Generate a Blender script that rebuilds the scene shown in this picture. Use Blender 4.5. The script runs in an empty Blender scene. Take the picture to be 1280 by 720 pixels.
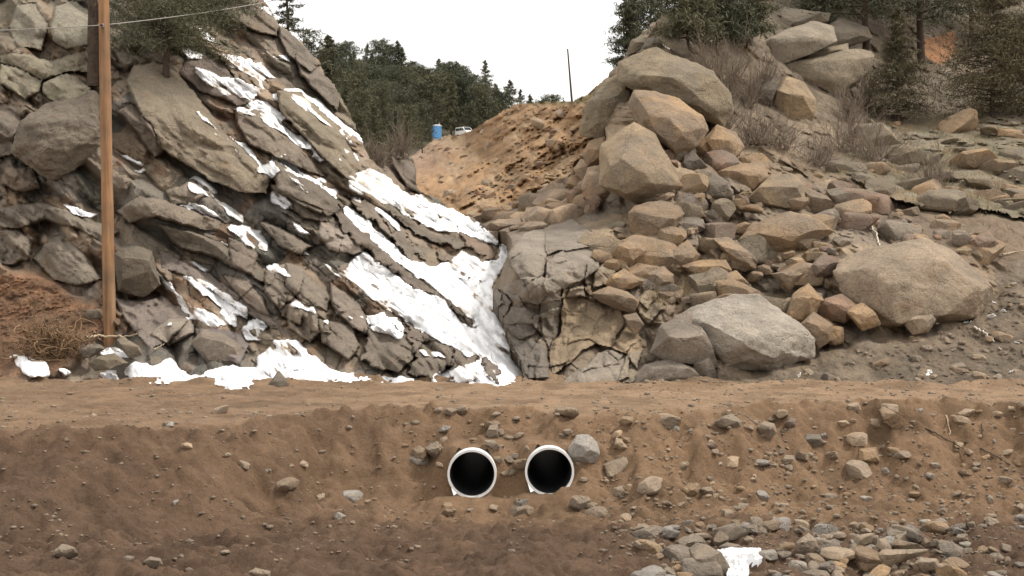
import bpy, bmesh, math, random
import numpy as np
from mathutils import Vector, Matrix
C = bpy.context.scene
COL = C.collection
R = math.radians

# ---------------------------------------------------------------- camera, sky, sun, exposure
F_PX = 1758.0                      # focal length in pixels of a 1280 wide frame
PITCH = math.atan((360 - 320) / F_PX)
CAM_Z = 3.8
cam_d = bpy.data.cameras.new('camera')
cam_d.sensor_width = 36.0
cam_d.lens = 36.0 * F_PX / 1280.0
cam_d.clip_start = 0.5
cam_d.clip_end = 5000
cam = bpy.data.objects.new('camera', cam_d)
cam.location = (0, 0, CAM_Z)
cam.rotation_euler = (math.pi / 2 - PITCH, 0, 0)
COL.objects.link(cam)
C.camera = cam

SUN_EL, SUN_AZ = R(56), R(92)     # azimuth measured from behind the camera, negative to the left
sun_dir = Vector((math.sin(SUN_AZ) * math.cos(SUN_EL), -math.cos(SUN_AZ) * math.cos(SUN_EL), math.sin(SUN_EL)))
w = bpy.data.worlds.new('World')
C.world = w
w.use_nodes = True
nt = w.node_tree
bg = nt.nodes['Background']
sky = nt.nodes.new('ShaderNodeTexSky')
sky.sky_type = 'NISHITA'
sky.sun_disc = False
sky.sun_elevation = SUN_EL
sky.sun_rotation = math.atan2(sun_dir.x, sun_dir.y)
sky.dust_density = 4.0
sky.air_density = 1.0
hs = nt.nodes.new('ShaderNodeMix')             # a closed cloud deck: nearly even, nearly white
hs.data_type = 'RGBA'
hs.inputs['Factor'].default_value = 0.88
hs.inputs['B'].default_value = (10.0, 9.75, 9.4, 1)
nt.links.new(sky.outputs[0], hs.inputs['A'])
nt.links.new(hs.outputs['Result'], bg.inputs['Color'])
bg.inputs['Strength'].default_value = 0.068
sun_l = bpy.data.lights.new('sun', 'SUN')
sun_l.energy = 1.5
sun_l.angle = R(11)
sun_l.color = (1.0, 0.95, 0.88)
sun = bpy.data.objects.new('sun', sun_l)
sun.rotation_euler = sun_dir.to_track_quat('Z', 'Y').to_euler()
COL.objects.link(sun)
vs = C.view_settings
vs.view_transform = 'Standard'
vs.look = 'None'
vs.exposure = 1.15
vs.gamma = 1.0
vs.use_curve_mapping = False

# ---------------------------------------------------------------- numpy noise
def _hash(ix, iy, iz, seed):
    h = (ix.astype(np.int64) * 374761393 + iy.astype(np.int64) * 668265263 + iz.astype(np.int64) * 2147483647 + seed * 1274126177) & 0xffffffff
    h = ((h ^ (h >> 13)) * 1274126177) & 0xffffffff
    h = ((h ^ (h >> 16)) * 2246822519) & 0xffffffff
    h = h ^ (h >> 15)
    return (h & 0xffffff).astype(np.float64) / float(0x1000000)

def vnoise3(x, y, z, seed=0):
    x = np.asarray(x, float); y = np.asarray(y, float); z = np.asarray(z, float)
    ix, iy, iz = np.floor(x), np.floor(y), np.floor(z)
    fx, fy, fz = x - ix, y - iy, z - iz
    fx = fx * fx * fx * (fx * (fx * 6 - 15) + 10)
    fy = fy * fy * fy * (fy * (fy * 6 - 15) + 10)
    fz = fz * fz * fz * (fz * (fz * 6 - 15) + 10)
    out = 0
    for dz in (0, 1):
        wz = fz if dz else 1 - fz
        for dy in (0, 1):
            wy = fy if dy else 1 - fy
            for dx in (0, 1):
                wx = fx if dx else 1 - fx
                out = out + _hash(ix + dx, iy + dy, iz + dz, seed) * wx * wy * wz
    return out * 2 - 1

def vnoise2(x, y, seed=0):
    x = np.asarray(x, float); y = np.asarray(y, float)
    ix, iy = np.floor(x), np.floor(y)
    fx, fy = x - ix, y - iy
    fx = fx * fx * fx * (fx * (fx * 6 - 15) + 10)
    fy = fy * fy * fy * (fy * (fy * 6 - 15) + 10)
    z = np.zeros_like(ix)
    a = _hash(ix, iy, z, seed); b = _hash(ix + 1, iy, z, seed)
    c = _hash(ix, iy + 1, z, seed); d = _hash(ix + 1, iy + 1, z, seed)
    return ((a * (1 - fx) + b * fx) * (1 - fy) + (c * (1 - fx) + d * fx) * fy) * 2 - 1

def fbm2(x, y, octv=4, seed=0, gain=0.5, ridge=False):
    o, a, f = 0, 1.0, 1.0
    ca, sa = math.cos(0.6), math.sin(0.6)
    for i in range(octv):
        n = vnoise2(x * f, y * f, seed + i * 17)
        if ridge: n = 1 - 2 * np.abs(n)
        o = o + a * n
        a *= gain; f *= 2.03
        x, y = ca * x - sa * y, sa * x + ca * y
    return o

def fbm3(x, y, z, octv=4, seed=0, gain=0.5):
    o, a, f = 0, 1.0, 1.0
    for i in range(octv):
        o = o + a * vnoise3(x * f, y * f, z * f, seed + i * 17)
        a *= gain; f *= 2.03
    return o

def voro(x, y, seed=0, jit=0.9):
    """cellular noise: F1, F2, vector to the cell's centre, three random numbers per cell"""
    ix, iy = np.floor(x), np.floor(y)
    f1 = np.full(x.shape, 9.0); f2 = np.full(x.shape, 9.0)
    cx = np.zeros(x.shape); cy = np.zeros(x.shape); bx = np.zeros(x.shape); by = np.zeros(x.shape)
    z0 = np.zeros(x.shape)
    for dy in (-1, 0, 1):
        for dx in (-1, 0, 1):
            gx, gy = ix + dx, iy + dy
            px = gx + 0.5 + jit * (_hash(gx, gy, z0, seed) - 0.5)
            py = gy + 0.5 + jit * (_hash(gx, gy, z0 + 1, seed) - 0.5)
            d = np.hypot(px - x, py - y)
            c = d < f1
            f2 = np.where(c, f1, np.minimum(f2, d))
            f1 = np.where(c, d, f1)
            cx = np.where(c, px, cx); cy = np.where(c, py, cy)
            bx = np.where(c, gx, bx); by = np.where(c, gy, by)
    r = [_hash(bx, by, z0 + k, seed) for k in (5, 6, 7)]
    return f1, f2, x - cx, y - cy, r

def blocks(x, y, seed=0, amp=1.0, tilt=0.5, steep=5.0, rot=0.35, size=(.5, .85)):
    """a heap of overlapping tilted slabs, one per cell of the unit grid: height, and two random numbers of the slab on top"""
    ix, iy = np.floor(x), np.floor(y)
    z0 = np.zeros(x.shape)
    best = np.full(x.shape, -9.0); ra = np.zeros(x.shape); rb = np.zeros(x.shape)
    for dy in (-1, 0, 1):
        for dx in (-1, 0, 1):
            gx, gy = ix + dx, iy + dy
            h = [_hash(gx, gy, z0 + k, seed) for k in range(10)]
            ux = x - (gx + .5 + .8 * (h[0] - .5)); uy = y - (gy + .5 + .8 * (h[1] - .5))
            a = (h[2] - .5) * 2 * rot
            c, s = np.cos(a), np.sin(a)
            vx, vy = c * ux - s * uy, s * ux + c * uy
            k1 = (size[0] + (size[1] - size[0]) * h[3]) * .5; k2 = (size[0] + (size[1] - size[0]) * h[4]) * .5
            # four sides and two clipped corners
            d = np.maximum(np.abs(vx) / k1, np.abs(vy + (h[9] - .5) * .7 * vx) / k2)
            d = np.maximum(d, np.abs(vx / k1 * (h[8] - .3) * 1.3 + vy / k2 * .75))
            over = np.maximum(d - 1, 0) * np.minimum(k1, k2)
            f = amp * (h[5] - .5) + tilt * ((h[6] - .5) * 2 * vx + (h[7] - .45) * 2 * vy)
            f = np.minimum(f, amp * (h[5] - .35) + tilt * 2.6 * (.08 + .12 * h[3] - (vx * (h[8] - .5) * .7 + vy * (.45 + .6 * h[7]))))
            f = np.minimum(f, amp * (h[5] - .3) + tilt * 2.0 * (.16 - (vx * (h[7] - .5) * 2 - vy * .35 * h[8])))
            f = f - steep * over
            t = f > best
            best = np.where(t, f, best); ra = np.where(t, h[6], ra); rb = np.where(t, h[8], rb)
    return np.maximum(best, -amp * 1.1), ra, rb

def smooth(a, lo, hi):
    t = np.clip((a - lo) / (hi - lo), 0, 1)
    return t * t * (3 - 2 * t)

def gauss(a, s):
    if s <= 0: return a
    r = int(3 * s) + 1
    k = np.exp(-0.5 * (np.arange(-r, r + 1) / s) ** 2); k /= k.sum()
    b = np.pad(a, ((r, r), (0, 0)), 'edge')
    a = sum(k[i] * b[i:i + a.shape[0]] for i in range(2 * r + 1))
    b = np.pad(a, ((0, 0), (r, r)), 'edge')
    return sum(k[i] * b[:, i:i + a.shape[1]] for i in range(2 * r + 1))

def tps(ctrl):
    """thin plate spline through (px, py, value) rows"""
    c = np.array(ctrl, float)
    p = c[:, :2] / 100.0
    n = len(p)
    def U(d2): return np.where(d2 > 1e-12, d2 * np.log(np.maximum(d2, 1e-12)), 0)
    K = U(((p[:, None] - p[None]) ** 2).sum(-1)) + np.eye(n) * 0.02
    Q = np.hstack([np.ones((n, 1)), p])
    A = np.zeros((n + 3, n + 3)); A[:n, :n] = K; A[:n, n:] = Q; A[n:, :n] = Q.T
    s = np.linalg.solve(A, np.concatenate([c[:, 2], np.zeros(3)]))
    def f(x, y):
        x = np.asarray(x, float) / 100.0; y = np.asarray(y, float) / 100.0
        o = s[n] + s[n + 1] * x + s[n + 2] * y
        for i in range(n):
            o = o + s[i] * U((x - p[i, 0]) ** 2 + (y - p[i, 1]) ** 2)
        return o
    return f

# ---------------------------------------------------------------- geometry helpers
cP, sP = math.cos(PITCH), math.sin(PITCH)
def P(px, py, D):
    """the place that stands D metres up the valley on the line of sight of a photo pixel"""
    cx = (np.asarray(px, float) - 640) / F_PX
    cz = (360 - np.asarray(py, float)) / F_PX
    dy = cP + cz * sP
    dz = -sP + cz * cP
    t = D / dy
    return np.stack([cx * t, dy * t + 0 * cx, CAM_Z + dz * t], -1)

def pix(p):
    """photo pixel of a place"""
    x, y, z = p[0], p[1], p[2] - CAM_Z
    fw = y * cP - z * sP
    return 640 + F_PX * x / fw, 360 - F_PX * (y * sP + z * cP) / fw

def mesh_np(name, v, f, smooth_sh=True, cols=None):
    """v (n,3); f (m,3) or (m,4) array"""
    me = bpy.data.meshes.new(name)
    v = np.ascontiguousarray(v, np.float32); f = np.ascontiguousarray(f, np.int32)
    k = f.shape[1]
    me.vertices.add(len(v)); me.vertices.foreach_set('co', v.ravel())
    me.loops.add(f.size); me.loops.foreach_set('vertex_index', f.ravel())
    me.polygons.add(len(f))
    me.polygons.foreach_set('loop_start', np.arange(0, f.size, k, dtype=np.int32))
    me.polygons.foreach_set('loop_total', np.full(len(f), k, np.int32))
    if smooth_sh: me.polygons.foreach_set('use_smooth', np.ones(len(f), bool))
    me.update(calc_edges=True)
    if cols is not None:
        at = me.attributes.new('Col', 'FLOAT_COLOR', 'POINT')
        c4 = np.ones((len(v), 4), np.float32); c4[:, :3] = cols
        at.data.foreach_set('color', c4.ravel())
    return me

def obj(name, me, mat=None, parent=None, loc=(0, 0, 0), rot=(0, 0, 0)):
    o = bpy.data.objects.new(name, me)
    COL.objects.link(o)
    o.location = loc; o.rotation_euler = rot
    if mat is not None and me is not None and len(me.materials) == 0: me.materials.append(mat)
    if parent is not None: o.parent = parent
    return o

def tag(o, label=None, cat=None, group=None, kind=None):
    if label: o['label'] = label
    if cat: o['category'] = cat
    if group: o['group'] = group
    if kind: o['kind'] = kind
    return o

def copy_tree(o, parent=None):
    c = o.copy(); COL.objects.link(c)
    if parent is not None: c.parent = parent
    for ch in list(o.children): copy_tree(ch, c)
    return c

def tube(pts, rad, sides=6, cap=True):
    """tapered tube along points: verts, quads"""
    pts = np.array(pts, float); n = len(pts)
    rad = np.broadcast_to(np.asarray(rad, float), (n,))
    T = np.gradient(pts, axis=0); T /= np.linalg.norm(T, axis=1)[:, None] + 1e-9
    ref = np.array([0, 0, 1.0]) if abs(T[0, 2]) < 0.9 else np.array([1.0, 0, 0])
    A = np.cross(T, ref); A /= np.linalg.norm(A, axis=1)[:, None] + 1e-9
    B = np.cross(T, A)
    a = np.linspace(0, 2 * math.pi, sides, endpoint=False)
    V = pts[:, None] + rad[:, None, None] * (np.cos(a)[None, :, None] * A[:, None] + np.sin(a)[None, :, None] * B[:, None])
    V = V.reshape(-1, 3)
    i = np.arange(n - 1)[:, None] * sides; j = np.arange(sides)[None]
    j2 = (j + 1) % sides
    Fq = np.stack([i + j, i + j2, i + sides + j2, i + sides + j], -1).reshape(-1, 4)
    return V, Fq

class MB:
    """collects quads/triangles (triangles stored as degenerate-free tri list)"""
    def __init__(s): s.v = []; s.q = []; s.n = 0
    def add(s, V, Fq):
        s.v.append(np.asarray(V, float)); s.q.append(np.asarray(Fq, int) + s.n); s.n += len(V)
    def mesh(s, name, sm=True):
        return mesh_np(name, np.concatenate(s.v), np.concatenate(s.q), sm)

def bm_mesh(name, build, sm=False):
    bm = bmesh.new(); build(bm)
    me = bpy.data.meshes.new(name); bm.to_mesh(me); bm.free()
    if sm: me.polygons.foreach_set('use_smooth', np.ones(len(me.polygons), bool))
    return me

def box_bm(bm, x0, x1, y0, y1, z0, z1, bev=0.0):
    r = bmesh.ops.create_cube(bm, size=1.0)
    vv = r['verts']
    for q in vv:
        q.co = Vector((x0 + (q.co.x + .5) * (x1 - x0), y0 + (q.co.y + .5) * (y1 - y0), z0 + (q.co.z + .5) * (z1 - z0)))
    if bev:
        ed = list({e for q in vv for e in q.link_edges})
        bmesh.ops.bevel(bm, geom=ed, offset=bev, segments=2, affect='EDGES', profile=0.6)

# ---------------------------------------------------------------- materials
def new_mat(name):
    m = bpy.data.materials.new(name); m.use_nodes = True
    t = m.node_tree
    b = t.nodes['Principled BSDF']
    b.inputs['Roughness'].default_value = 0.9
    b.inputs['Specular IOR Level'].default_value = 0.2
    return m, t, b

def N(t, kind, **kw):
    n = t.nodes.new(kind)
    for k, v in kw.items():
        if k in n.inputs: n.inputs[k].default_value = v
        else: setattr(n, k, v)
    return n

def noise_node(t, scale, detail=6, rough=0.6, vec=None, dist=0.0):
    n = t.nodes.new('ShaderNodeTexNoise')
    n.inputs['Scale'].default_value = scale; n.inputs['Detail'].default_value = detail
    n.inputs['Roughness'].default_value = rough; n.inputs['Distortion'].default_value = dist
    if vec is not None: t.links.new(vec, n.inputs['Vector'])
    return n

def ramp(t, fac, stops):
    r = t.nodes.new('ShaderNodeValToRGB')
    e = r.color_ramp.elements
    while len(e) < len(stops): e.new(0.5)
    for k, (p, c) in enumerate(stops):
        e[k].position = p; e[k].color = (c if len(c) == 4 else (*c, 1))
    t.links.new(fac, r.inputs['Fac'])
    return r

def mix(t, fac, a, b, mode='MIX'):
    m = t.nodes.new('ShaderNodeMix'); m.data_type = 'RGBA'; m.blend_type = mode
    for sock, v in (('Factor', fac), ('A', a), ('B', b)):
        s = m.inputs[sock] if sock == 'Factor' else [i for i in m.inputs if i.name == sock and i.type == 'RGBA'][0]
        if hasattr(v, 'links'): t.links.new(v, s)
        elif isinstance(v, (int, float)): s.default_value = v
        else: s.default_value = (*v, 1) if len(v) == 3 else v
    return [o for o in m.outputs if o.type == 'RGBA'][0]

def bump(t, b, h, strength, dist):
    n = t.nodes.new('ShaderNodeBump')
    n.inputs['Strength'].default_value = strength; n.inputs['Distance'].default_value = dist
    t.links.new(h, n.inputs['Height'])
    t.links.new(n.outputs[0], b.inputs['Normal'])
    return n

def rock_mat(name, base=None, lichen=0.35, fine=14.0, bumpd=0.03, var=0.40, stain=0.4, patch=0.60):
    """mottled rock; base None takes the mesh's own Col attribute"""
    m, t, b = new_mat(name)
    geo = t.nodes.new('ShaderNodeNewGeometry')
    if base is None:
        at = t.nodes.new('ShaderNodeAttribute'); at.attribute_name = 'Col'; col = at.outputs['Color']
        vec = geo.outputs['Position']
    else:
        oi = t.nodes.new('ShaderNodeObjectInfo')
        r0 = ramp(t, oi.outputs['Random'], [(0, tuple(c * 0.80 for c in base)), (0.5, base), (1, (base[0] * 1.12, base[1] * 1.08, base[2] * 1.0))])
        col = r0.outputs[0]
        vec = geo.outputs['Position']
    n1 = noise_node(t, 0.9, 8, 0.65, vec, 0.3)
    r1 = ramp(t, n1.outputs['Fac'], [(0.28, (1 - var,) * 3), (0.55, (1, 1, 1)), (0.8, (1 + var * 0.7, 1 + var * 0.62, 1 + var * 0.5))])
    c1 = mix(t, 1.0, col, r1.outputs[0], 'MULTIPLY')
    n6 = noise_node(t, .55, 5, .6, vec, .6)
    r6 = ramp(t, n6.outputs['Fac'], [(.42, (0, 0, 0)), (.60, (1, 1, 1))])
    m6 = t.nodes.new('ShaderNodeMath'); m6.operation = 'MULTIPLY'; m6.inputs[1].default_value = patch
    t.links.new(r6.outputs[0], m6.inputs[0])
    c1 = mix(t, m6.outputs[0], c1, (0.20, 0.170, 0.138))
    n2 = noise_node(t, fine, 8, 0.75, vec)
    r2 = ramp(t, n2.outputs['Fac'], [(0.3, (0.55, 0.55, 0.57)), (0.5, (1, 1, 1)), (0.75, (1.35, 1.32, 1.26))])
    c2 = mix(t, 0.8, c1, r2.outputs[0], 'MULTIPLY')
    n3 = noise_node(t, 2.3, 9, 0.7, vec, 0.6)
    r3 = ramp(t, n3.outputs['Fac'], [(0.56, (0, 0, 0)), (0.66, (1, 1, 1))])
    mm = t.nodes.new('ShaderNodeMath'); mm.operation = 'MULTIPLY'; mm.inputs[1].default_value = lichen
    t.links.new(r3.outputs[0], mm.inputs[0])
    c3 = mix(t, mm.outputs[0], c2, (0.20, 0.19, 0.125))
    n4 = noise_node(t, 1.1, 6, 0.6, vec, 0.8)
    r4 = ramp(t, n4.outputs['Fac'], [(0.60, (0, 0, 0)), (0.74, (1, 1, 1))])
    m4 = t.nodes.new('ShaderNodeMath'); m4.operation = 'MULTIPLY'; m4.inputs[1].default_value = stain
    t.links.new(r4.outputs[0], m4.inputs[0])
    c4 = mix(t, m4.outputs[0], c3, (0.26, 0.135, 0.06))
    t.links.new(c4, b.inputs['Base Color'])
    nb = noise_node(t, 5.0, 10, 0.72, vec, 0.4)
    wn = noise_node(t, 1.4, 4, .6, vec)
    wm = t.nodes.new('ShaderNodeVectorMath'); wm.operation = 'MULTIPLY_ADD'
    t.links.new(wn.outputs['Color'], wm.inputs[0]); wm.inputs[1].default_value = (.9, .9, .9); t.links.new(vec, wm.inputs[2])
    vo = t.nodes.new('ShaderNodeTexVoronoi'); vo.feature = 'DISTANCE_TO_EDGE'; vo.inputs['Scale'].default_value = .95
    t.links.new(wm.outputs[0], vo.inputs['Vector'])
    cr = ramp(t, vo.outputs['Distance'], [(0.0, (0, 0, 0)), (.035, (1, 1, 1))])
    ad = t.nodes.new('ShaderNodeMath'); ad.operation = 'MULTIPLY_ADD'; ad.inputs[1].default_value = .22
    t.links.new(cr.outputs[0], ad.inputs[0]); t.links.new(nb.outputs['Fac'], ad.inputs[2])
    n5 = noise_node(t, 30.0, 6, .7, vec)
    ad2 = t.nodes.new('ShaderNodeMath'); ad2.operation = 'MULTIPLY_ADD'; ad2.inputs[1].default_value = .25
    t.links.new(n5.outputs['Fac'], ad2.inputs[0]); t.links.new(ad.outputs[0], ad2.inputs[2])
    bump(t, b, ad2.outputs[0], 1.0, bumpd * 4.5)
    return m

M_rock = rock_mat('layered_rock', patch=.15)
M_tan = rock_mat('tan_rock', (0.37, 0.258, 0.16), 0.12)
M_gold = rock_mat('golden_rock', (0.36, 0.268, 0.172), 0.15)
M_grey = rock_mat('grey_rock', (0.285, 0.235, 0.185), 0.2)
M_pale = rock_mat('pale_grey_rock', (0.385, 0.345, 0.30), 0.05, stain=0.12, patch=.25)
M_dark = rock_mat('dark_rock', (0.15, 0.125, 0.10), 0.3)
M_lich = rock_mat('lichen_rock', (0.265, 0.215, 0.15), 0.6)
M_red = rock_mat('reddish_rock', (0.29, 0.195, 0.14), 0.1)
M_cliffb = rock_mat('cliff_boulder', (0.25, 0.205, 0.152), 0.5)
M_wall = rock_mat('wall_rock', (0.30, 0.245, 0.185), 0.25)
M_big = rock_mat('big_boulder_rock', (0.345, 0.275, 0.205), 0.05, patch=.3)
M_gran = rock_mat('granite', (0.34, 0.285, 0.215), 0.35, patch=.25)
M_wdark = rock_mat('dark_wall_rock', (0.20, 0.165, 0.13), 0.2)
M_pink = rock_mat('pale_orange_rock', (0.46, 0.34, 0.235), 0.05, stain=.2)
M_rust = rock_mat('rust_rock', (0.30, 0.20, 0.13), 0.05)
M_stone = rock_mat('field_stone', (0.42, 0.325, 0.235), 0.1, fine=20)

def soil_mat():
    m, t, b = new_mat('soil')
    at = t.nodes.new('ShaderNodeAttribute'); at.attribute_name = 'Col'
    geo = t.nodes.new('ShaderNodeNewGeometry'); vec = geo.outputs['Position']
    n1 = noise_node(t, 0.7, 8, 0.65, vec, 0.4)
    r1 = ramp(t, n1.outputs['Fac'], [(0.3, (0.72, 0.70, 0.68)), (0.55, (1, 1, 1)), (0.8, (1.25, 1.22, 1.18))])
    c1 = mix(t, 1.0, at.outputs['Color'], r1.outputs[0], 'MULTIPLY')
    n2 = noise_node(t, 22, 8, 0.8, vec)
    r2 = ramp(t, n2.outputs['Fac'], [(0.3, (0.6, 0.58, 0.56)), (0.5, (1, 1, 1)), (0.75, (1.4, 1.38, 1.34))])
    c2 = mix(t, 0.8, c1, r2.outputs[0], 'MULTIPLY')
    t.links.new(c2, b.inputs['Base Color'])
    nb = noise_node(t, 9.0, 10, 0.75, vec, 0.3)
    bump(t, b, nb.outputs['Fac'], 0.9, 0.10)
    b.inputs['Roughness'].default_value = 0.97
    return m
M_soil = soil_mat()

def snow_mat():
    m, t, b = new_mat('snow')
    geo = t.nodes.new('ShaderNodeNewGeometry')
    n1 = noise_node(t, 1.6, 8, 0.6, geo.outputs['Position'], 0.2)
    r1 = ramp(t, n1.outputs['Fac'], [(0.25, (0.84, 0.84, 0.84)), (0.6, (0.98, 0.98, 0.985))])
    at = t.nodes.new('ShaderNodeAttribute'); at.attribute_name = 'Col'
    cs = mix(t, 1.0, r1.outputs[0], at.outputs['Color'], 'MULTIPLY')
    t.links.new(cs, b.inputs['Base Color'])
    nb = noise_node(t, 4.0, 8, 0.6, geo.outputs['Position'])
    bump(t, b, nb.outputs['Fac'], 0.5, 0.08)
    b.inputs['Roughness'].default_value = 0.7
    b.inputs['Subsurface Weight'].default_value = 0.0
    return m
M_snow = snow_mat()

def plain(name, col, rough=0.7, spec=0.3, metal=0.0, var=0.15, scale=6.0):
    m, t, b = new_mat(name)
    geo = t.nodes.new('ShaderNodeNewGeometry')
    n1 = noise_node(t, scale, 6, 0.6, geo.outputs['Position'])
    r1 = ramp(t, n1.outputs['Fac'], [(0.3, tuple(c * (1 - var) for c in col)), (0.7, tuple(min(1, c * (1 + var)) for c in col))])
    t.links.new(r1.outputs[0], b.inputs['Base Color'])
    b.inputs['Roughness'].default_value = rough
    b.inputs['Specular IOR Level'].default_value = spec
    b.inputs['Metallic'].default_value = metal
    return m

def leaf_mat(name, dark, light, rough=0.75):
    m, t, b = new_mat(name)
    geo = t.nodes.new('ShaderNodeNewGeometry')
    oi = t.nodes.new('ShaderNodeObjectInfo')
    r1 = ramp(t, geo.outputs['Random Per Island'], [(0, dark), (0.75, tuple((a + c) / 2 for a, c in zip(dark, light))), (1, light)])
    r2 = ramp(t, oi.outputs['Random'], [(0, (0.75, 0.78, 0.8)), (1, (1.25, 1.15, 1.05))])
    c = mix(t, 1.0, r1.outputs[0], r2.outputs[0], 'MULTIPLY')
    t.links.new(c, b.inputs['Base Color'])
    b.inputs['Roughness'].default_value = rough
    return m
M_pine = leaf_mat('pine_needles', (0.062, 0.068, 0.042), (0.150, 0.150, 0.094))
M_jun = leaf_mat('juniper_foliage', (0.066, 0.060, 0.034), (0.150, 0.130, 0.080))
M_bark = plain('bark', (0.075, 0.055, 0.042), 0.95, 0.1, var=0.4)
M_twig = plain('bare_twigs', (0.215, 0.17, 0.13), 0.95, 0.1, var=0.3)
M_root = plain('dry_roots', (0.20, 0.128, 0.075), 0.95, 0.1, var=0.5)
M_straw = leaf_mat('dry_grass', (0.22, 0.16, 0.09), (0.42, 0.33, 0.19))
M_deadwood = plain('pale_dead_wood', (0.42, 0.33, 0.23), 0.9, 0.15, var=0.3)
M_whitep = plain('white_plastic', (0.76, 0.75, 0.72), 0.5, 0.4, var=0.14, scale=3.0)
# ---------------------------------------------------------------- tracing: outlines read off enlarged views of the photograph
VIEW = {1: (0, 0, 2.879), 2: (0, 230, 2.667), 3: (330, 0, 2.879), 4: (330, 180, 2.2512), 5: (640, 0, 2.88),
        6: (920, 0, 2.88), 7: (600, 230, 2.667), 8: (920, 230, 2.667), 9: (740, 0, 4.8), 10: (560, 200, 5.142), 0: (0, 0, 1.0),
        11: (500, 480, 4.267), 12: (760, 460, 2.4615), 13: (780, 650, 2.56), 14: (0, 330, 4.5)}
def tr(view, s):
    ox, oy, k = VIEW[view]
    a = np.array([[float(q) for q in p.split(',')] for p in s.split()])
    return a / k + (ox, oy)

def inside(px, py, poly):
    r = np.zeros(np.shape(px), bool)
    n = len(poly)
    for i in range(n):
        x0, y0 = poly[i]; x1, y1 = poly[(i + 1) % n]
        if y0 == y1: continue
        c = ((y0 > py) != (y1 > py)) & (px < (x1 - x0) * (py - y0) / (y1 - y0) + x0)
        r ^= c
    return r

def edge_dist(px, py, poly, closed=True):
    d = np.full(np.shape(px), 1e9)
    n = len(poly)
    for i in range(n if closed else n - 1):
        x0, y0 = poly[i]; x1, y1 = poly[(i + 1) % n]
        ex, ey = x1 - x0, y1 - y0
        t = np.clip(((px - x0) * ex + (py - y0) * ey) / (ex * ex + ey * ey + 1e-9), 0, 1)
        d = np.minimum(d, np.hypot(px - x0 - t * ex, py - y0 - t * ey))
    return d

def road_D(py):
    """distance up the valley at which a line of sight meets the level of the road"""
    cz = (360 - np.asarray(py, float)) / F_PX
    return -CAM_Z * (cP + cz * sP) / (-sP + cz * cP)

def build_layer(bbox, step, outline, depth, relief, warp=2.0, seed=1):
    x0, x1, y0, y1 = bbox
    gx = np.arange(x0, x1, step); gy = np.arange(y0, y1, step)
    PX, PY = np.meshgrid(gx, gy)
    wx = PX + warp * fbm2(PX / 14, PY / 14, 3, seed + 50); wy = PY + warp * fbm2(PX / 14, PY / 14, 3, seed + 60)
    mask = inside(wx, wy, outline)
    Db = depth(PX, PY)
    sc = Db / F_PX                                   # metres per pixel
    X = (PX - 640) * sc; Z = (360 - PY) * sc
    rel, col, extra = relief(PX, PY, X, Z, sc, Db)
    return dict(PX=PX, PY=PY, Db=Db, D=Db - rel, rel=rel, col=col, mask=mask, x0=x0, y0=y0, step=step, extra=extra)

def sheet(L, name, mat, mask=None, D=None, col=None, back=4.0, drop=1.0):
    mask = L['mask'] if mask is None else mask
    D = L['D'] if D is None else D
    col = L['col'] if col is None else col
    h, w_ = mask.shape
    idx = np.arange(h * w_).reshape(h, w_)
    fm = mask[:-1, :-1] & mask[1:, :-1] & mask[:-1, 1:] & mask[1:, 1:]
    q = np.stack([idx[1:, :-1], idx[1:, 1:], idx[:-1, 1:], idx[:-1, :-1]], -1)[fm]
    used = np.zeros(h * w_, bool); used[q.ravel()] = True
    new = np.cumsum(used) - 1
    V = P(L['PX'].ravel()[used], L['PY'].ravel()[used], D.ravel()[used])
    Cc = col.reshape(-1, 3)[used] if col is not None else None
    q = new[q]
    if back:
        e = np.concatenate([q[:, [0, 1]], q[:, [1, 2]], q[:, [2, 3]], q[:, [3, 0]]])
        key = np.sort(e, 1); kk = key[:, 0].astype(np.int64) * (len(V) + 1) + key[:, 1]
        u, inv, cnt = np.unique(kk, return_inverse=True, return_counts=True)
        be = e[cnt[inv] == 1]
        bv = np.unique(be)
        mp = np.full(len(V), -1); mp[bv] = len(V) + np.arange(len(bv))
        V2 = V[bv].copy(); V2[:, 1] += back; V2[:, 0] *= (V2[:, 1]) / V[bv][:, 1]; V2[:, 2] -= drop
        V = np.concatenate([V, V2])
        if Cc is not None: Cc = np.concatenate([Cc, Cc[bv]])
        q = np.concatenate([q, np.stack([be[:, 1], be[:, 0], mp[be[:, 0]], mp[be[:, 1]]], -1)])
    me = mesh_np(name, V, q, True, Cc)
    me.set_sharp_from_angle(angle=R(55))
    return obj(name, me, mat)

def look(L, px, py, key='D'):
    A = L[key]
    i = int(np.clip((py - L['y0']) / L['step'], 0, A.shape[0] - 1)); j = int(np.clip((px - L['x0']) / L['step'], 0, A.shape[1] - 1))
    return float(A[i, j])

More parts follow.
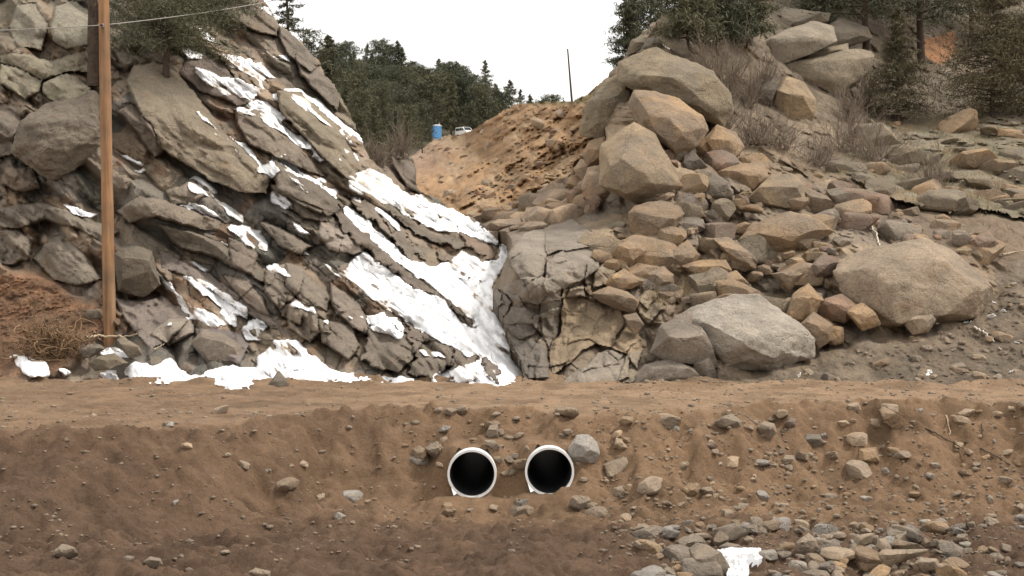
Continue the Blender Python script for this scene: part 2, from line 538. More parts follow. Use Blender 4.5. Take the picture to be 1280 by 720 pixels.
def hero(rel, col, PX, PY, sc, poly, h, rad=0.25, crack=0.3, tilt=(0, 0), keep=0.4, tint=None, seed=0, warp=1.2, wl=12.0, bed=37, relief=1.0):
    """let one traced block stand out of the rock by h metres, its edge rounded over rad"""
    m = 14
    b = (PX >= poly[:, 0].min() - m) & (PX <= poly[:, 0].max() + m) & (PY >= poly[:, 1].min() - m) & (PY <= poly[:, 1].max() + m)
    r = np.where(b.any(1))[0]; c = np.where(b.any(0))[0]
    if len(r) == 0 or len(c) == 0: return
    sl = (slice(r[0], r[-1] + 1), slice(c[0], c[-1] + 1))
    px, py, s = PX[sl], PY[sl], sc[sl]
    wx = px + warp * fbm2(px / wl, py / wl, 3, seed + 7); wy = py + warp * fbm2(px / wl, py / wl, 3, seed + 9)
    ins = inside(wx, wy, poly)
    d = edge_dist(wx, wy, poly) * s
    cx, cy = poly.mean(0)
    X = (px - cx) * s; Z = -(py - cy) * s
    t = np.clip(d / rad, 0, 1)
    hr = np.random.default_rng(seed + 1000)
    sx, sz = np.ptp(X[ins]) + .01 if ins.any() else 1, np.ptp(Z[ins]) + .01 if ins.any() else 1
    prof = h * np.minimum(1, .35 + d / (rad * .4)) + tilt[0] * X + tilt[1] * Z
    an0 = R(bed)
    ss, tt_ = math.cos(an0) * X - math.sin(an0) * Z, math.sin(an0) * X + math.cos(an0) * Z
    mt = max(.3, np.ptp(tt_[ins]) if ins.any() else .3); ms = max(.3, np.ptp(ss[ins]) if ins.any() else .3)
    prof = np.minimum(prof, h + relief * hr.uniform(.9, 1.5) * (hr.uniform(.05, .22) * mt - tt_ - hr.uniform(-.15, .15) * ss))
    prof = np.minimum(prof, h + relief * hr.uniform(.3, .7) * (hr.uniform(.0, .15) * mt + tt_ + hr.uniform(-.2, .2) * ss))
    prof = np.minimum(prof, h + relief * hr.uniform(.5, 1.0) * (hr.uniform(.2, .36) * ms - ss + hr.uniform(-.4, .4) * tt_))
    prof = np.minimum(prof, h + relief * hr.uniform(.4, .8) * (hr.uniform(.25, .42) * ms + ss + hr.uniform(-.4, .4) * tt_))
    prof = np.maximum(prof, -.1) - crack * np.exp(-d / 0.05)
    rel[sl] = np.where(ins, keep * rel[sl] + prof, rel[sl] - crack * 0.8 * np.exp(-d / 0.07))
    if tint is not None:
        tv = np.array(tint)
        col[sl] = np.where(ins[..., None], tv, col[sl])

# ================================================================ LEFT CLIFF
rng = np.random.default_rng(5)
L_out = np.array([(-170, -70), (296, -70), (330, 0), (345, 22), (372, 48), (398, 72), (412, 96), (425, 118), (448, 165), (462, 196), (478, 206),
                  (488, 190), (506, 187), (518, 200), (523, 236), (548, 250), (580, 266), (606, 279), (622, 292), (646, 286), (660, 300), (664, 400), (672, 500), (-170, 500)], float)
L_depth = tps([(-170, 500, 38.5), (-170, 470, 44), (0, 478, 42.0), (0, 440, 44.6), (60, 400, 45.6), (0, 345, 47.2), (0, 200, 49.5), (0, 0, 54.5), (150, 480, 41.6), (150, 440, 43.6), (150, 400, 45.4), (150, 300, 47.6), (150, 200, 49.0),
               (150, 0, 54.5), (300, 482, 41.2), (300, 440, 43.6), (300, 370, 46.0), (300, 300, 48.2), (300, 150, 52.2), (300, 0, 58.5), (420, 484, 41.0), (450, 400, 45.4), (450, 300, 49.6),
               (455, 215, 54.8), (405, 85, 59), (520, 240, 60.5), (550, 350, 51), (550, 484, 41), (620, 296, 58.5), (640, 484, 41), (620, 400, 47), (660, 330, 55), (668, 440, 47.5), (676, 484, 44),
               (-170, 0, 53), (-170, 300, 47), (300, -70, 62.5), (-170, -70, 57), (505, 190, 62), (700, 290, 62), (700, 500, 43.5)])
DIRT_L = np.array([(-180, 330), (0, 332), (40, 340), (70, 350), (105, 372), (135, 388), (138, 410), (112, 428), (100, 450), (70, 472), (-180, 500)], float)
L_blocks = [  # view, outline, height, tilt x, tilt z, tint
    (1, '450,290 480,235 560,225 640,260 720,360 800,470 900,560 975,640 960,700 860,690 760,650 660,590 580,540 510,430', 1.0, (.10, -.10), (.165, .135, .098)),
    (1, '1000,330 1080,330 1180,420 1240,490 1290,590 1280,660 1160,570 1080,480 1010,400', 1.0, (.08, -.05), (.17, .14, .10)),
    (1, '850,400 960,395 1010,440 1070,520 1180,640 1100,610 1000,570 900,520 850,450', .7, (.05, -.1), (.16, .13, .10)),
    (1, '780,20 880,-30 960,30 990,80 1000,130 930,120 840,75', .7, (0, -.1), (.16, .13, .10)),
    (1, '1005,90 1100,170 1150,230 1120,260 1040,200 1000,130', .7, (0, -.1), (.15, .125, .10)),
    (1, '1060,200 1140,240 1220,330 1215,400 1130,320 1080,270', .6, (0, -.1), (.15, .125, .10)),
    (1, '420,400 470,370 540,440 590,540 560,570 490,480', .5, (.1, 0), (.15, .12, .095)),
    (1, '600,690 700,640 740,700 690,740 620,740', .5, (0, 0), (.19, .155, .12)),
    (1, '980,570 1080,625 1200,710 1238,740 1180,780 1080,740 1000,690', .8, (.05, -.1), (.14, .115, .09)),
    (1, '150,300 240,262 330,312 312,350 200,372 150,340', .6, (0, -.1), (.20, .175, .125)),
    (1, '0,230 60,240 150,290 142,330 92,362 0,300', .6, (0, -.1), (.19, .165, .12)),
    (1, '-60,370 60,380 80,440 40,560 -60,580', .5, (0, 0), (.17, .14, .11)),
    (1, '20,600 120,610 150,680 60,690 0,660', .5, (0, 0), (.18, .14, .105)),
    (1, '0,200 90,190 180,220 300,180 330,260 230,260 150,290 60,240 0,225', .35, (0, 0), (.19, .165, .12)),
    (1, '30,100 60,20 130,10 170,90 150,180 60,170', .5, (0, 0), (.17, .15, .115)),
    (1, '180,90 200,20 260,0 320,40 320,170 240,180 190,150', .5, (0, 0), (.19, .17, .13)),
    (1, '640,260 700,180 790,200 830,260 900,370 850,380 790,350 720,330', .3, (0, 0), (.15, .12, .10)),
    (2, '-60,90 60,70 140,60 240,95 340,130 400,160 345,195 250,150 150,122 60,150 -60,150', .7, (0, -.1), (.16, .135, .105)),
    (2, '385,90 470,40 560,60 660,90 740,130 720,160 620,140 520,110 430,130', .7, (0, -.1), (.16, .13, .10)),
    (2, '520,130 620,150 740,200 860,260 900,340 800,290 700,240 600,220', .7, (.05, 0), (.15, .125, .095)),
    (2, '760,180 840,200 860,240 840,300 770,280', .5, (0, 0), (.15, .12, .095)),
    (2, '110,250 160,190 230,190 310,260 340,320 260,342 180,320', .6, (0, 0), (.19, .16, .125)),
    (2, '-30,150 60,150 110,180 100,250 40,270 -30,260', .4, (0, 0), (.17, .14, .11)),
    (2, '380,380 480,390 540,370 640,440 560,530 500,550 420,460', .6, (0, -.2), (.20, .165, .14)),
    (2, '500,500 560,450 640,450 650,500 560,540', .5, (0, 0), (.21, .175, .14)),
    (2, '650,480 740,480 800,500 830,540 800,600 700,580 650,540', .4, (0, 0), (.13, .11, .10)),
    (2, '900,0 1000,20 1090,80 1090,130 1010,110 930,50', .6, (0, -.1), (.15, .125, .095)),
    (2, '860,120 950,150 1040,210 1000,240 930,210', .6, (0, -.1), (.14, .115, .09)),
    (2, '880,290 960,260 1020,280 1000,360 930,420 880,360', .6, (.1, 0), (.17, .14, .11)),
    (2, '930,390 1010,410 1000,470 940,440', .5, (0, 0), (.17, .14, .11)),
    (2, '1030,410 1080,400 1100,500 1040,490', .5, (0, 0), (.18, .145, .11)),
    (2, '530,220 620,260 700,300 820,380 900,430 960,500 900,480 800,420 700,350 600,300 540,280', .3, (0, .1), (.205, .17, .145)),
    (2, '740,300 820,320 880,380 900,440 820,400', .4, (0, 0), (.17, .135, .105)),
    (4, '0,40 60,70 160,120 230,180 200,200 100,160 40,130', .6, (0, -.1), (.14, .115, .09)),
    (4, '160,190 215,235 290,295 250,310 180,300 150,250', .3, (0, 0), (.24, .20, .165)),
    (4, '60,330 130,370 185,430 180,470 110,450 60,400', .5, (.1, 0), (.17, .14, .11)),
    (4, '185,390 260,440 300,500 285,540 230,500 190,460', .6, (.1, 0), (.16, .13, .105)),
    (4, '60,420 140,460 170,520 130,560 70,520', .5, (.1, 0), (.18, .145, .11)),
    (4, '150,490 250,510 270,570 240,610 160,560', .5, (.1, 0), (.17, .14, .11)),
    (4, '355,10 400,20 425,70 440,140 400,120 360,60', .8, (0, 0), (.13, .105, .085)),
]
L_strips = [  # bedrock ribs that stick out of the snow
    (4, '225,140 300,158 400,250 450,322 400,312 330,240 250,172', .55, (.20, .165, .13)),
    (4, '350,180 430,222 520,270 590,288 560,302 470,272 380,222', .5, (.17, .14, .11)),
    (4, '200,165 260,225 330,300 420,378 505,425 590,500 572,512 500,445 420,405 330,335 250,270 200,200', .55, (.16, .13, .105)),
    (4, '540,225 600,255 655,300 648,332 600,318 560,272', .6, (.23, .17, .125)),
    (4, '290,525 330,505 385,520 440,545 430,600 380,640 300,620 275,600', .6, (.17, .14, .11)),
    (4, '390,505 460,540 520,560 530,620 470,660 400,640 430,590', .6, (.17, .14, .11)),
    (4, '540,575 600,595 610,650 560,675 520,650', .55, (.18, .145, .115)),
    (4, '612,600 636,585 668,650 660,672 622,655', .6, (.17, .14, .115)),
    (4, '545,375 600,380 625,372 600,392', .35, (.18, .15, .12)),
    (4, '505,420 540,440 590,490 600,515 570,512', .5, (.17, .14, .11)),
    (4, '470,180 520,200 545,220 520,225', .35, (.17, .14, .11)),
    (4, '480,300 560,330 545,352 500,330', .35, (.19, .15, .115)),
    (4, '310,190 380,230 360,245', .35, (.18, .15, .12)),
    (4, '600,175 650,205 668,275 640,265 610,230', .5, (.19, .155, .12)),
    (4, '340,480 420,520 500,540 480,560 400,540', .3, (.16, .13, .105)),
]
def left_relief(PX, PY, X, Z, sc, Db):
    wx = X + 0.10 * fbm2(X / 1.4, Z / 1.4, 3, 3); wz = Z + 0.10 * fbm2(X / 1.4 + 9, Z / 1.4, 3, 5)
    a = R(37) + 0.0 * X
    s = np.cos(a) * wx - np.sin(a) * wz; t = np.sin(a) * wx + np.cos(a) * wz
    rel = np.zeros_like(X)
    b1, cell, r1 = blocks(s / 3.0, t / 1.15, 11, .8, .9, 4.0)
    b2, cell2, r2 = blocks(s / 1.25, t / .50, 12, .8, .9, 4.0)
    b3, cell3, r3 = blocks(s / .5, t / .22, 13, .8, .9, 4.0)
    wgt = smooth(vnoise2(X / 2.5, Z / 2.5, 8), -.4, .3) * .75 + .25
    rel += 1.0 * b1 + .56 * wgt * b2 + .24 * wgt * b3
    rel += .08 * fbm2(s / 1.8, t / 1.0, 3, 21) + .03 * fbm2(s / .16, t / .10, 4, 22) * (.4 + wgt)
    f1, f2, _a, _b, r = voro(s / .95, t / .55, 43)
    jm = .35 + .65 * smooth(PX, 180, 260) * (1 - smooth(PX, 440, 520)) * smooth(PY, 270, 310)
    rel += jm * (.22 * (r[0] - .5) - .13 * np.exp(-(f2 - f1) / .045))
    base = np.array([.285, .235, .182])
    k = (0.50 + 0.45 * cell + 0.50 * cell2)
    col = base * k[..., None] * (1 + (cell - .5)[..., None] * np.array([.22, .04, -.16]) + (cell2 - .5)[..., None] * np.array([.10, -.02, -.06]))
    g = smooth(fbm2(X / 1.8, Z / 1.8, 4, 31), -.2, .7) * smooth(-PY, -330, -100)
    col = col * (1 - .6 * g[..., None]) + np.array([.225, .205, .150]) * .6 * g[..., None]
    o = smooth(fbm2(X / .9, Z / .9, 4, 33), .35, .9)
    col = col * (1 - .6 * o[..., None]) + np.array([.24, .13, .07]) * .6 * o[..., None]
    low = smooth(PX, 380, 520) * smooth(PY, 330, 430)
    col = col * (1 - .5 * low[..., None]) + np.array([.20, .165, .135]) * .5 * low[..., None]
    # snow-chute: smoother bedrock
    for i, (v, s_, h, tl, tint) in enumerate(L_blocks):
        hero(rel, col, PX, PY, sc, tr(v, s_), h * (.75 if tr(v, s_)[:, 0].mean() < 125 else 1.15), .25, .10, tl, .45 if v == 1 else .6, np.array(tint) * (1.35 + .45 * rng.random()), seed=100 + i)
    for i, (v, s_, h, tint) in enumerate(L_strips):
        hero(rel, col, PX, PY, sc, tr(v, s_), h, .2, .12, (0, 0), .7, np.array(tint) * 1.3, seed=300 + i, warp=3.5, wl=10)
    # duff bank at the lower left
    dm = inside(PX + 4 * fbm2(PX / 16, PY / 16, 3, 70), PY + 4 * fbm2(PX / 16, PY / 16, 3, 71), DIRT_L)
    dmb = gauss(dm.astype(float), 4)
    dr = .12 * fbm2(X / .5, Z / .25, 5, 80) + .05 * fbm2(X / .1, Z / .06, 3, 81) + .2
    rel = rel * (1 - dmb) + dr * dmb
    dn = fbm2(X / .35, Z / .2, 4, 82)[..., None]
    dcol = np.clip(np.array([.215, .118, .068]) * (1 + .35 * dn), .01, 1)
    col = col * (1 - dmb[..., None]) + dcol * dmb[..., None]
    return rel, col, dict(dirt=dmb)

LL = build_layer((-165, 700, -65, 492), 1.3, L_out, L_depth, left_relief, 2.0, 1)
tag(sheet(LL, 'cliff', M_rock, back=5, drop=1.5), kind='structure')

# ---------------------------------------------------------------- snow lying on it
SNOW = [(1, '690,230 760,260 880,290 970,330 900,358 820,352 760,312 720,290'), (1, '790,190 860,205 950,230 1000,280 930,290 870,260 820,235'),
        (1, '1008,308 1090,335 1180,405 1250,465 1280,530 1235,490 1150,425 1050,355'), (1, '870,375 960,362 1010,400 1055,432 960,424'),
        (1, '815,500 880,515 978,620 940,624 860,555'), (1, '690,388 740,418 795,478 735,452'), (1, '1020,465 1090,495 1135,545 1060,525'),
        (1, '985,555 1070,590 1060,605'), (1, '1000,598 1100,648 1215,715 1100,695'), (1, '1110,548 1180,572 1150,588'),
        (1, '895,0 960,28 990,58 950,44'), (1, '1035,105 1160,200 1100,170'), (1, '925,158 1060,228 1000,220'), (1, '398,530 545,600 470,585'),
        (1, '455,606 528,618 500,636'), (1, '975,680 1010,695 1030,720 980,718'), (1, '560,30 650,90 700,130 600,70'), (1, '700,90 760,130 790,150 730,140'),
        (2, '488,265 530,288 590,368 650,408 795,448 795,478 690,473 620,432 560,352'), (2, '602,306 660,308 740,358 825,410 828,446 760,434 680,372'),
        (2, '798,490 860,442 892,480 870,528 820,518'), (2, '405,612 450,588 510,603 560,578 640,640 760,598 880,620 920,560 1000,530 1060,580 1147,640 1147,705 1000,700 900,700 780,705 700,672 560,672 440,662'),
        (2, '900,518 1000,526 1060,580 1050,650 960,690 880,600'), (2, '325,562 380,538 445,570 390,590'), (2, '25,568 80,568 165,600 165,648 90,648 45,602'),
        (2, '186,606 256,635 210,645'), (2, '192,68 345,102 300,110 230,94'), (2, '596,66 650,58 745,112 700,114'), (2, '772,138 875,153 830,174'),
        (2, '866,118 995,192 960,194'), (2, '955,112 1050,172 1010,170'), (2, '900,28 985,77 910,68'), (2, '1000,212 1050,242 1015,236'),
        (2, '535,470 590,455 560,480'), (2, '330,630 390,620 400,650 350,655'),
        (4, '228,88 290,66 360,108 440,148 520,188 600,218 640,250 665,275 620,272 560,252 480,242 420,212 330,162 240,132'),
        (4, '203,160 260,190 330,250 410,322 470,345 560,305 650,335 688,250 724,248 690,322 640,402 682,462 702,562 750,690 650,690 605,590 555,540 590,500 500,422 430,372 330,302 250,222'),
        (4, '152,333 230,358 270,298 340,338 420,398 500,430 590,530 615,600 560,600 540,572 460,542 400,502 330,452 280,432 200,372'),
        (4, '283,490 340,468 392,510 382,552 300,522'), (4, '-20,600 60,552 142,590 130,642 150,630 260,650 420,658 440,692 200,700 -20,705'),
        (4, '178,458 255,490 245,505'), (4, '470,650 620,600 700,640 740,695 480,695'), (4, '430,575 500,590 520,600 450,600'),
        (4, '0,60 60,20 80,60 20,100'), (4, '20,30 130,90 200,160 120,120'), (4, '300,60 350,85 380,110 330,100'),
        (4, '390,150 470,160 560,200 640,250 670,290 600,260 500,220')]
sm = np.zeros(LL['PX'].shape)
wxs = LL['PX'] + 2.5 * fbm2(LL['PX'] / 9, LL['PY'] / 9, 3, 401); wys = LL['PY'] + 2.5 * fbm2(LL['PX'] / 9, LL['PY'] / 9, 3, 402)
for v, s_ in SNOW: sm = np.maximum(sm, inside(wxs, wys, tr(v, s_)))
up_ = np.zeros_like(LL['rel']); g_ = gauss(LL['rel'], 1.0)
up_[3:-3] = g_[6:] - g_[:-6]                       # ledges: the rock steps back as one looks higher
lz = smooth(LL['PX'], 190, 250) * (1 - smooth(LL['PX'], 470, 520)) * smooth(LL['PY'], 20, 60) * (1 - smooth(LL['PY'], 380, 440))
ln = fbm2((LL['PX'] * .8 + LL['PY'] * .6) / 60, (LL['PX'] * .6 - LL['PY'] * .8) / 22, 3, 411)
sm = np.maximum(sm, ((up_ > .22) & (lz * (ln + .45) > .52)).astype(float))
msk = gauss(sm, 1.6)
soft = gauss(LL['rel'], 1.5) * .5 + gauss(LL['rel'], 6.0) * .5
Xs = (LL['PX'] - 640) * LL['Db'] / F_PX; Zs = (360 - LL['PY']) * LL['Db'] / F_PX
srel = soft + np.clip((msk - .5) * 1.1, -.6, .20) + .22 * smooth(LL['PX'], 390, 470) * smooth(LL['PY'], 180, 240) * (msk - .4) + .30 * smooth(LL['PY'], 440, 456) * (1 - smooth(LL['PX'], 500, 560)) * (msk - .3) + .07 * fbm2(Xs / .5, Zs / .3, 3, 403) + .27 * fbm2((Xs * .8 - Zs * .6) / 1.0, (Xs * .6 + Zs * .8) / .16, 4, 404) - .01
srel = np.minimum(srel, LL['rel'] + .42)
vis = (srel > LL['rel'] - .08) & (msk > .15) & LL['mask']
thk = smooth(srel - LL['rel'] + .05 * fbm2(Xs / .3, Zs / .2, 3, 405), -.02, .20)[..., None]
scol = np.array([.50, .44, .37]) * (1 - thk) + np.array([.90, .90, .90]) * thk
tag(sheet(LL, 'snow', M_snow, mask=vis, D=LL['Db'] - srel, col=scol, back=0), kind='stuff')

# ================================================================ RIGHT SLOPE
R_out = np.array([(596, 276), (612, 262), (640, 252), (664, 243), (690, 241), (722, 237), (748, 224), (756, 200), (757, 172), (754, 150), (757, 126), (766, 106), (772, 92), (780, 72), (792, 52), (808, 36), (828, 17), (850, 14),
                  (866, 2), (900, -20), (960, -66), (1460, -66), (1460, 500), (650, 500), (654, 470), (650, 452), (638, 438), (628, 402), (616, 364), (628, 338), (640, 305), (632, 292), (604, 289)], float)
R_depth = tps([(600, 280, 64), (640, 262, 66), (690, 230, 67), (640, 300, 49), (620, 365, 46.5), (655, 484, 41.3), (700, 400, 45), (720, 300, 49), (700, 484, 41.2), (800, 484, 41.2), (800, 400, 44.6), (800, 250, 51.5), (760, 200, 55), (740, 140, 62),
               (840, 140, 57), (840, 60, 63), (870, 5, 70), (780, 80, 66), (900, 484, 41.3), (930, 420, 44), (930, 300, 49.5), (930, 200, 56), (960, 130, 66), (1000, 60, 74), (1000, -60, 90),
               (1050, 484, 41.2), (1050, 420, 44.2), (1050, 340, 47.0), (1050, 270, 52), (1060, 200, 60), (1100, 150, 70), (1200, 484, 41.2), (1200, 420, 44.5), (1200, 340, 48), (1200, 285, 52), (1200, 240, 57), (1220, 160, 69),
               (1460, 484, 41.2), (1460, 340, 48), (1460, 270, 54), (1460, 150, 70), (1180, 60, 86), (1280, 0, 92), (1460, -60, 100), (1460, 40, 88), (1120, 20, 86), (900, 150, 61)])
DIRT_R = np.array([(790, 480), (880, 478), (905, 471), (960, 466), (1010, 454), (1050, 436), (1110, 424), (1150, 420), (1210, 400), (1244, 384), (1256, 330), (1300, 320), (1470, 330), (1470, 500), (790, 500)], float)
PLAT = np.array([(1046, 216), (1052, 190), (1080, 160), (1120, 146), (1300, 138), (1480, 130), (1480, 285), (1290, 274), (1210, 266), (1160, 259), (1110, 250), (1076, 232)], float)
R_blocks = [
    (7, '275,385 330,378 400,395 470,420 485,460 440,545 385,540 345,555 300,600 240,640 230,560 265,490', 0.9, (0, 0), (0.33, 0.25, 0.165)),
    (7, '90,235 150,165 215,140 225,190 215,300 160,330 130,320', 0.8, (0, 0), (0.265, 0.225, 0.18)),
    (7, '215,140 290,105 360,150 410,200 340,215 260,225 215,240', 0.9, (0, 0), (0.265, 0.225, 0.18)),
    (7, '220,250 350,180 440,230 380,290 300,340 230,370 210,330', 0.85, (0, 0), (0.265, 0.225, 0.18)),
    (7, '345,610 395,560 440,550 500,580 490,640 430,665 360,680 250,675', 0.9, (0, 0), (0.265, 0.225, 0.18)),
    (7, '440,545 485,470 530,500 545,560 520,620 500,580', 0.7, (0, 0), (0.31, 0.235, 0.155)),
    (7, '80,400 150,410 200,440 190,500 140,520 90,480', 0.6, (0, 0), (0.175, 0.15, 0.125)),
    (7, '100,510 170,510 220,560 230,650 160,650 130,580', 0.6, (0, 0), (0.175, 0.15, 0.125)),
    (7, '130,320 215,310 270,390 200,400 110,390 60,350', 0.6, (0, 0), (0.265, 0.225, 0.18)),
    (7, '360,150 440,150 470,195 410,200', 0.7, (0, 0), (0.31, 0.235, 0.155)),
    (7, '280,350 370,340 390,390 330,375 275,380', 0.7, (0, 0), (0.31, 0.235, 0.155)),
    (7, '620,560 690,540 720,600 650,650 560,655 555,620', 0.5, (0, 0), (0.25, 0.215, 0.175)),
    (7, '545,350 600,355 610,420 560,470 530,440 520,400', 0.6, (0, 0), (0.3, 0.24, 0.17)),
    (7, '55,350 110,395 80,440 40,385', 0.5, (0, 0), (0.18, 0.155, 0.13)),
    (7, '220,560 245,640 180,655 200,570', 0.5, (0, 0), (0.2, 0.17, 0.14)),
    (7, '150,330 215,305 232,370 170,385', 0.5, (0, 0), (0.24, 0.205, 0.165)),
    (7, '225,375 275,385 262,490 225,560 205,480 205,410', 0.5, (0, 0), (0.22, 0.185, 0.145)),
    (7, '300,345 345,335 350,375 290,380', 0.5, (0, 0), (0.28, 0.225, 0.165)),
    (7, '0,350 55,345 85,400 60,410', 0.4, (0, 0), (0.2, 0.17, 0.14)),
    (7, '380,295 440,235 465,260 440,330 375,350', 0.6, (0, 0), (0.285, 0.225, 0.16)),
    (7, '500,560 545,560 560,620 500,665 450,668', 0.5, (0, 0), (0.27, 0.22, 0.165)),
    (7, '525,395 560,345 600,360 560,420', 0.5, (0, 0), (0.3, 0.235, 0.16)),
    (6, '680,140 790,110 800,190 740,240 680,200', .3, (0, 0), (.40, .20, .10)),
]
def ledge(rel, PX, PY, sc, pts, h, Lr, crack, und=0.25):
    pts = np.array(pts, float)
    ly = np.interp(PX, pts[:, 0], pts[:, 1]) + 5 * fbm2(PX / 22, PX * 0, 5, int(pts[0, 0]), .6) + 2.5 * fbm2(PX / 9, PY / 9, 3, 77)
    h = h * (.75 + .5 * vnoise2(PX / 40, PX * 0, 78))
    on = smooth(PX, pts[0, 0], pts[0, 0] + 25) * (1 - smooth(PX, pts[-1, 0] - 25, pts[-1, 0]))
    d = (ly - PY) * sc                                 # metres above the line
    up = np.where(d > 0, h * np.exp(-d / Lr), 0)
    dn = np.where(d <= 0, -crack * np.exp(d / und), 0)
    rel += on * (up + dn)

def right_relief(PX, PY, X, Z, sc, Db):
    wx = X + 0.10 * fbm2(X / 1.3, Z / 1.3, 3, 103); wz = Z + 0.10 * fbm2(X / 1.3 + 9, Z / 1.3, 3, 105)
    a = R(25)
    s = np.cos(a) * wx - np.sin(a) * wz; t = np.sin(a) * wx + np.cos(a) * wz
    rel = np.zeros_like(X)
    b1, c1, r1 = blocks(s / 2.3, t / 1.9, 111, .8, .9, 4.0, .7)
    b2, c2, c3 = blocks(s / 1.05 + 3, t / .85, 112, .8, .9, 4.0, .8)
    b3, c4, r3 = blocks(s / .36 + 3, t / .28, 113, .8, .9, 4.0, .9)
    rel += .85 * b1 + .50 * b2 + .20 * b3
    rel += .10 * fbm2(X / 1.2, Z / 1.2, 3, 121) + .025 * fbm2(X / .12, Z / .1, 4, 122)
    wz_ = (1 - smooth(PX, 760, 830)) * smooth(PY, 255, 290)
    f1, f2, _a, _b, r = voro(s / 1.1, t / .8, 143)
    rel = rel * (1 - .35 * wz_) + wz_ * (.35 * (r[0] - .5) + .25 * (r[1] - .5) * _a + .3 * (r[2] - .6) * _b - .07 * np.exp(-(f2 - f1) / .035))
    col = np.array([.32, .24, .162]) * (0.72 + .34 * c1 + .28 * c2)[..., None]
    gm = .6 * smooth(c3 + .5 * fbm2(X / 2.5, Z / 2.5, 3, 131), .45, .8)[..., None]
    col = col * (1 - gm) + np.array([.235, .20, .165]) * (0.75 + .4 * c2[..., None]) * gm
    wall = (1 - smooth(PX, 690, 800)) * smooth(PY, 290, 330)
    col = col * (1 - .7 * wall[..., None]) + np.array([.27, .22, .165]) * (.65 + .4 * c1[..., None] + .3 * c2[..., None]) * .7 * wall[..., None]
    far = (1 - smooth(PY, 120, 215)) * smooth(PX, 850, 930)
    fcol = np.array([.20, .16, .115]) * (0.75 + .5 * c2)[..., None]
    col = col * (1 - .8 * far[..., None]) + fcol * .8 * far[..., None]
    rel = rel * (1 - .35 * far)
    # plateau of stony turf above the dark earth ledge
    pm = gauss(inside(PX + 3 * fbm2(PX / 15, PY / 15, 3, 141), PY + 3 * fbm2(PX / 15, PY / 15, 3, 142), PLAT).astype(float), 3)
    f1, f2, dx, dz, r = voro(X / .9, Z / .32, 145)
    fl = smooth(r[0], .45, .7)
    bp_, q1, q2 = blocks(X / 1.6, Z / .55, 149, .8, .9, 4.0, .5)
    bq_, q3, q4 = blocks(X / .7, Z / .26, 150, .8, .9, 4.0, .5)
    st = smooth(fbm2(X / 3.5, Z / 1.2, 3, 152), -.25, .5)
    pr = (.55 * bp_ + .25 * bq_) * st + .34 * fbm2(X / 1.2, Z / .5, 5, 146) + fl * (.30 * (1 - smooth(f1, .1, .55))) + .04 * fbm2(X / .15, Z / .1, 3, 147)
    pn = smooth(fbm2(X / 2.2, Z / .9, 4, 148), -.3, .5)[..., None]
    pcol = np.array([.235, .175, .108]) * (1 - pn) + np.array([.19, .168, .105]) * pn
    pcol = pcol * (1 - .75 * st[..., None]) + np.array([.27, .22, .155]) * (.6 + .4 * q1 + .4 * q3)[..., None] * .75 * st[..., None]
    on = (fl * (f1 < .42))[..., None]
    pcol = pcol * (1 - on) + np.array([.25, .215, .155]) * (0.8 + .4 * r[1][..., None]) * on
    rel = rel * (1 - pm) + pr * pm
    col = col * (1 - pm[..., None]) + pcol * pm[..., None]
    ledge(rel, PX, PY, sc, [(1052, 218), (1076, 230), (1110, 246), (1160, 256), (1210, 263), (1275, 270), (1300, 272), (1470, 280)], .6, 1.6, .9, .5)
    ledge(rel, PX, PY, sc, [(1212, 200), (1240, 206), (1262, 222), (1300, 228)], .7, 1.0, .5)
    # red-brown earth below the ledge
    em = gauss(((PX > 1120) & (PX < 1460) & (PY > 262) & (PY < 335)).astype(float), 8) * (1 - pm)
    ecol = np.array([.20, .145, .10]) * (1 + .25 * fbm2(X / .4, Z / .3, 4, 150))[..., None]
    rel = rel * (1 - .6 * em); col = col * (1 - .8 * em[..., None]) + ecol * .8 * em[..., None]
    # clods and earth at the foot
    dm = gauss(inside(PX + 5 * fbm2(PX / 18, PY / 18, 3, 161), PY + 4 * fbm2(PX / 18, PY / 18, 3, 162), DIRT_R).astype(float), 5)
    f1, f2, dx, dz, r = voro(X / .3, Z / .14, 163)
    dr = .16 * fbm2(X / .6, Z / .35, 5, 164) + .06 * (r[0] - .3) * (1 - smooth(f1, .15, .5)) * 2 + .03 * fbm2(X / .09, Z / .05, 3, 165) + .1
    dn = fbm2(X / .5, Z / .25, 4, 166)[..., None]
    dcol = np.clip(np.array([.185, .142, .10]) * (1 + .25 * dn) * (.85 + .3 * r[1][..., None]), .02, 1)
    rel = rel * (1 - dm) + dr * dm
    col = col * (1 - dm[..., None]) + dcol * dm[..., None]
    for i, (v, s_, h, tl, tint) in enumerate(R_blocks):
        hero(rel, col, PX, PY, sc, tr(v, s_), h * (.55 if v == 7 else 1), .10, .04, tl, .75 if v == 7 else .55, np.array(tint) * (1.08 + .15 * rng.random()), seed=500 + i, warp=2.0, wl=14, relief=.42 if v == 7 else 1.0, bed=[25, -20, 60, 10][i % 4])
    return rel, col, dict(dirt=dm, plat=pm)

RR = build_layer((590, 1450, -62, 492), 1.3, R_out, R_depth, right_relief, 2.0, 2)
tag(sheet(RR, 'rocky_slope', M_rock, back=5, drop=1.5), kind='structure')

